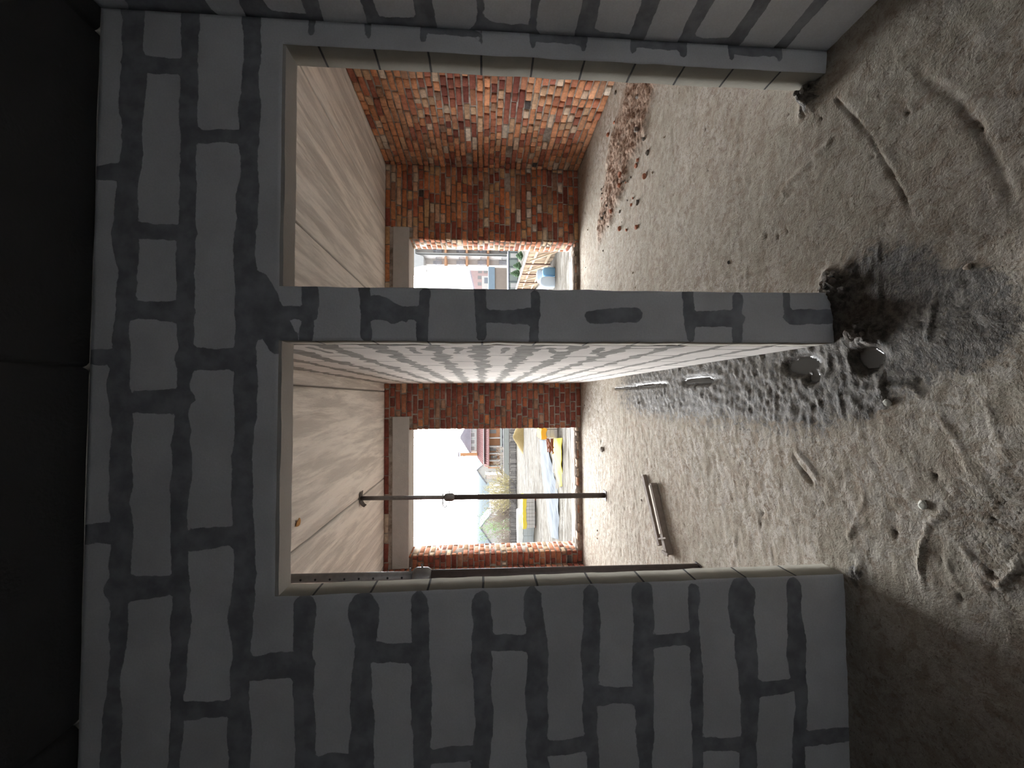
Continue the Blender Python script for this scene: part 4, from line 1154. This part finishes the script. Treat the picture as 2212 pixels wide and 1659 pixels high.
for i, (xt, y, lb) in enumerate(((1118, 553, 'first from the right'), (1112, 575, 'middle one'), (1106, 591, 'last on the left'))):
    D = 30 + i * 2; e = thing_at('conifer', 1150, y, D, 'slim green conifer behind the plank fence, %s of three' % lb, 'tree', 'conifers behind the plank fence')
    tp = at(xt, y, D); zb = gz(0, D); hh = tp[2] - zb; r_ = random.Random(i); m = MB()
    m.tube([(0, 0, 0), (0, 0, hh * .3)], .05, 8)
    for s_ in range(260):
        t = r_.random(); rr = .34 * (1 - t) ** .8 + .02; a = r_.uniform(0, 6.28); z_ = .08 * hh + t * hh * .92
        p = Vector((math.cos(a) * rr * .3, math.sin(a) * rr * .3, z_)); q = Vector((math.cos(a) * rr, math.sin(a) * rr, z_ + .14)); m.beam(p, q, .07, .03)
    m.build('foliage', C['conifer'], e)
# plank fence running away
fe = empty('plank_fence', (at(1200, 560, 13.4)[0], 13.4, gz(0, 13.4)), 'tan plank fence running away from the right window, with rails and diagonal battens', 'fence')
P0 = np.array([at(1210, 535, 12.7)[0], 12.7]); P1 = np.array([at(1155, 625, 21.6)[0], 21.6]); dv = P1 - P0; P2 = P1 + dv * .6; Lf = np.linalg.norm(P2 - P0); dv = (P2 - P0) / Lf; nv_ = np.array([dv[1], -dv[0]])
r_ = random.Random(9); m = MB(); s_ = 0
def fz(s): return -1.12 + (s / Lf) * -.5
while s_ < Lf:
    w_ = r_.uniform(.10, .16); p = P0 + dv * s_; q = P0 + dv * (s_ + w_); z0 = fz(s_); t_ = z0 + 1.0 + r_.uniform(-.03, .02); nn = nv_ * .025
    m.add([(p[0], p[1], z0), (q[0], q[1], z0), (q[0] + nn[0], q[1] + nn[1], z0), (p[0] + nn[0], p[1] + nn[1], z0), (p[0], p[1], t_), (q[0], q[1], t_), (q[0] + nn[0], q[1] + nn[1], t_), (p[0] + nn[0], p[1] + nn[1], t_)],
          [(0, 3, 2, 1), (4, 5, 6, 7), (0, 1, 5, 4), (1, 2, 6, 5), (2, 3, 7, 6), (3, 0, 4, 7)], 0, tuple(np.array((1, .95, .9)) * r_.uniform(.65, 1.25))); s_ += w_ + .008
rel(m, fe).build('boards', simple('tan_fence_board', (0.30, 0.235, 0.17), .9, .15, 5, tint=True, spec=.06), fe, tint=True)
m = MB(); a, b = P0, P2
m.beam((a[0] - .05, a[1] - .05, fz(0) + 1.03), (b[0] - .05, b[1] - .05, fz(Lf) + 1.03), .10, .04); rel(m, fe).build('top_rail', C['trim_white'], fe)['label'] = 'pale top rail'
for zz in (.25, .72):
    m = MB(); m.beam((a[0] - .06, a[1] - .04, fz(0) + zz), (b[0] - .06, b[1] - .04, fz(Lf) + zz), .05, .07); rel(m, fe).build('rail', C['tan_wood'], fe)
n = 7
for i in range(n):
    s0 = Lf * (i + .1) / n; s1 = Lf * (i + .8) / n; p = P0 + dv * s0; q = P0 + dv * s1
    m = MB(); m.beam((p[0] - .1, p[1] - .06, fz(s0) + .1), (q[0] - .1, q[1] - .06, fz(s1) + .85), .05, .06); rel(m, fe).build('brace', C['tan_wood'], fe)
    m = MB(); m.beam((p[0] - .1, p[1] - .08, fz(s0) + .0), (p[0] - .1, p[1] - .08, fz(s0) + .98), .06, .06); rel(m, fe).build('post', C['tan_dark'], fe)
# white film heap and blue sacks before the fence
heap('film_heap', 1150, 632, 1196, 586, 680, 15.6, C['white_film'], 'heap of crumpled white film in front of the plank fence', 'plastic sheet', .7, 8)
def sack(px, py, D, w_, hh, dd, mat, label, seed):
    p = at(px, py, D); import bmesh
    bm = bmesh.new(); bmesh.ops.create_uvsphere(bm, u_segments=20, v_segments=12, radius=1)
    for v in bm.verts:
        x, y, z = v.co; f_ = lambda t: math.copysign(abs(t) ** .6, t)
        nz_ = 1 + .1 * float(fbm(np.array(x * 3 + seed), np.array(z * 3 + y), seed, 3))
        v.co = Vector((f_(x) * w_ / 2 * nz_, f_(y) * dd / 2 * nz_, f_(z) * hh / 2 * nz_))
    me = bpy.data.meshes.new('sack'); bm.to_mesh(me); bm.free(); me.materials.append(mat)
    for q in me.polygons: q.use_smooth = True
    o = bpy.data.objects.new('sack', me); COL.objects.link(o); o.location = (p[0], D, p[2] + hh / 2 * .9); return tag(o, label, 'sack')
sack(1201, 590, 13.9, .36, .52, .4, C['blue_sack'], 'deep blue sack nearest the window frame, before the plank fence', 3)
sack(1201, 611, 13.7, .40, .60, .4, C['blue_pale'], 'pale blue sack beside the deep blue one, outside the right window', 5)
sack(1186, 597, 14.6, .5, .5, .4, C['blue_pale'], 'pale blue sack resting behind the two front sacks', 7)
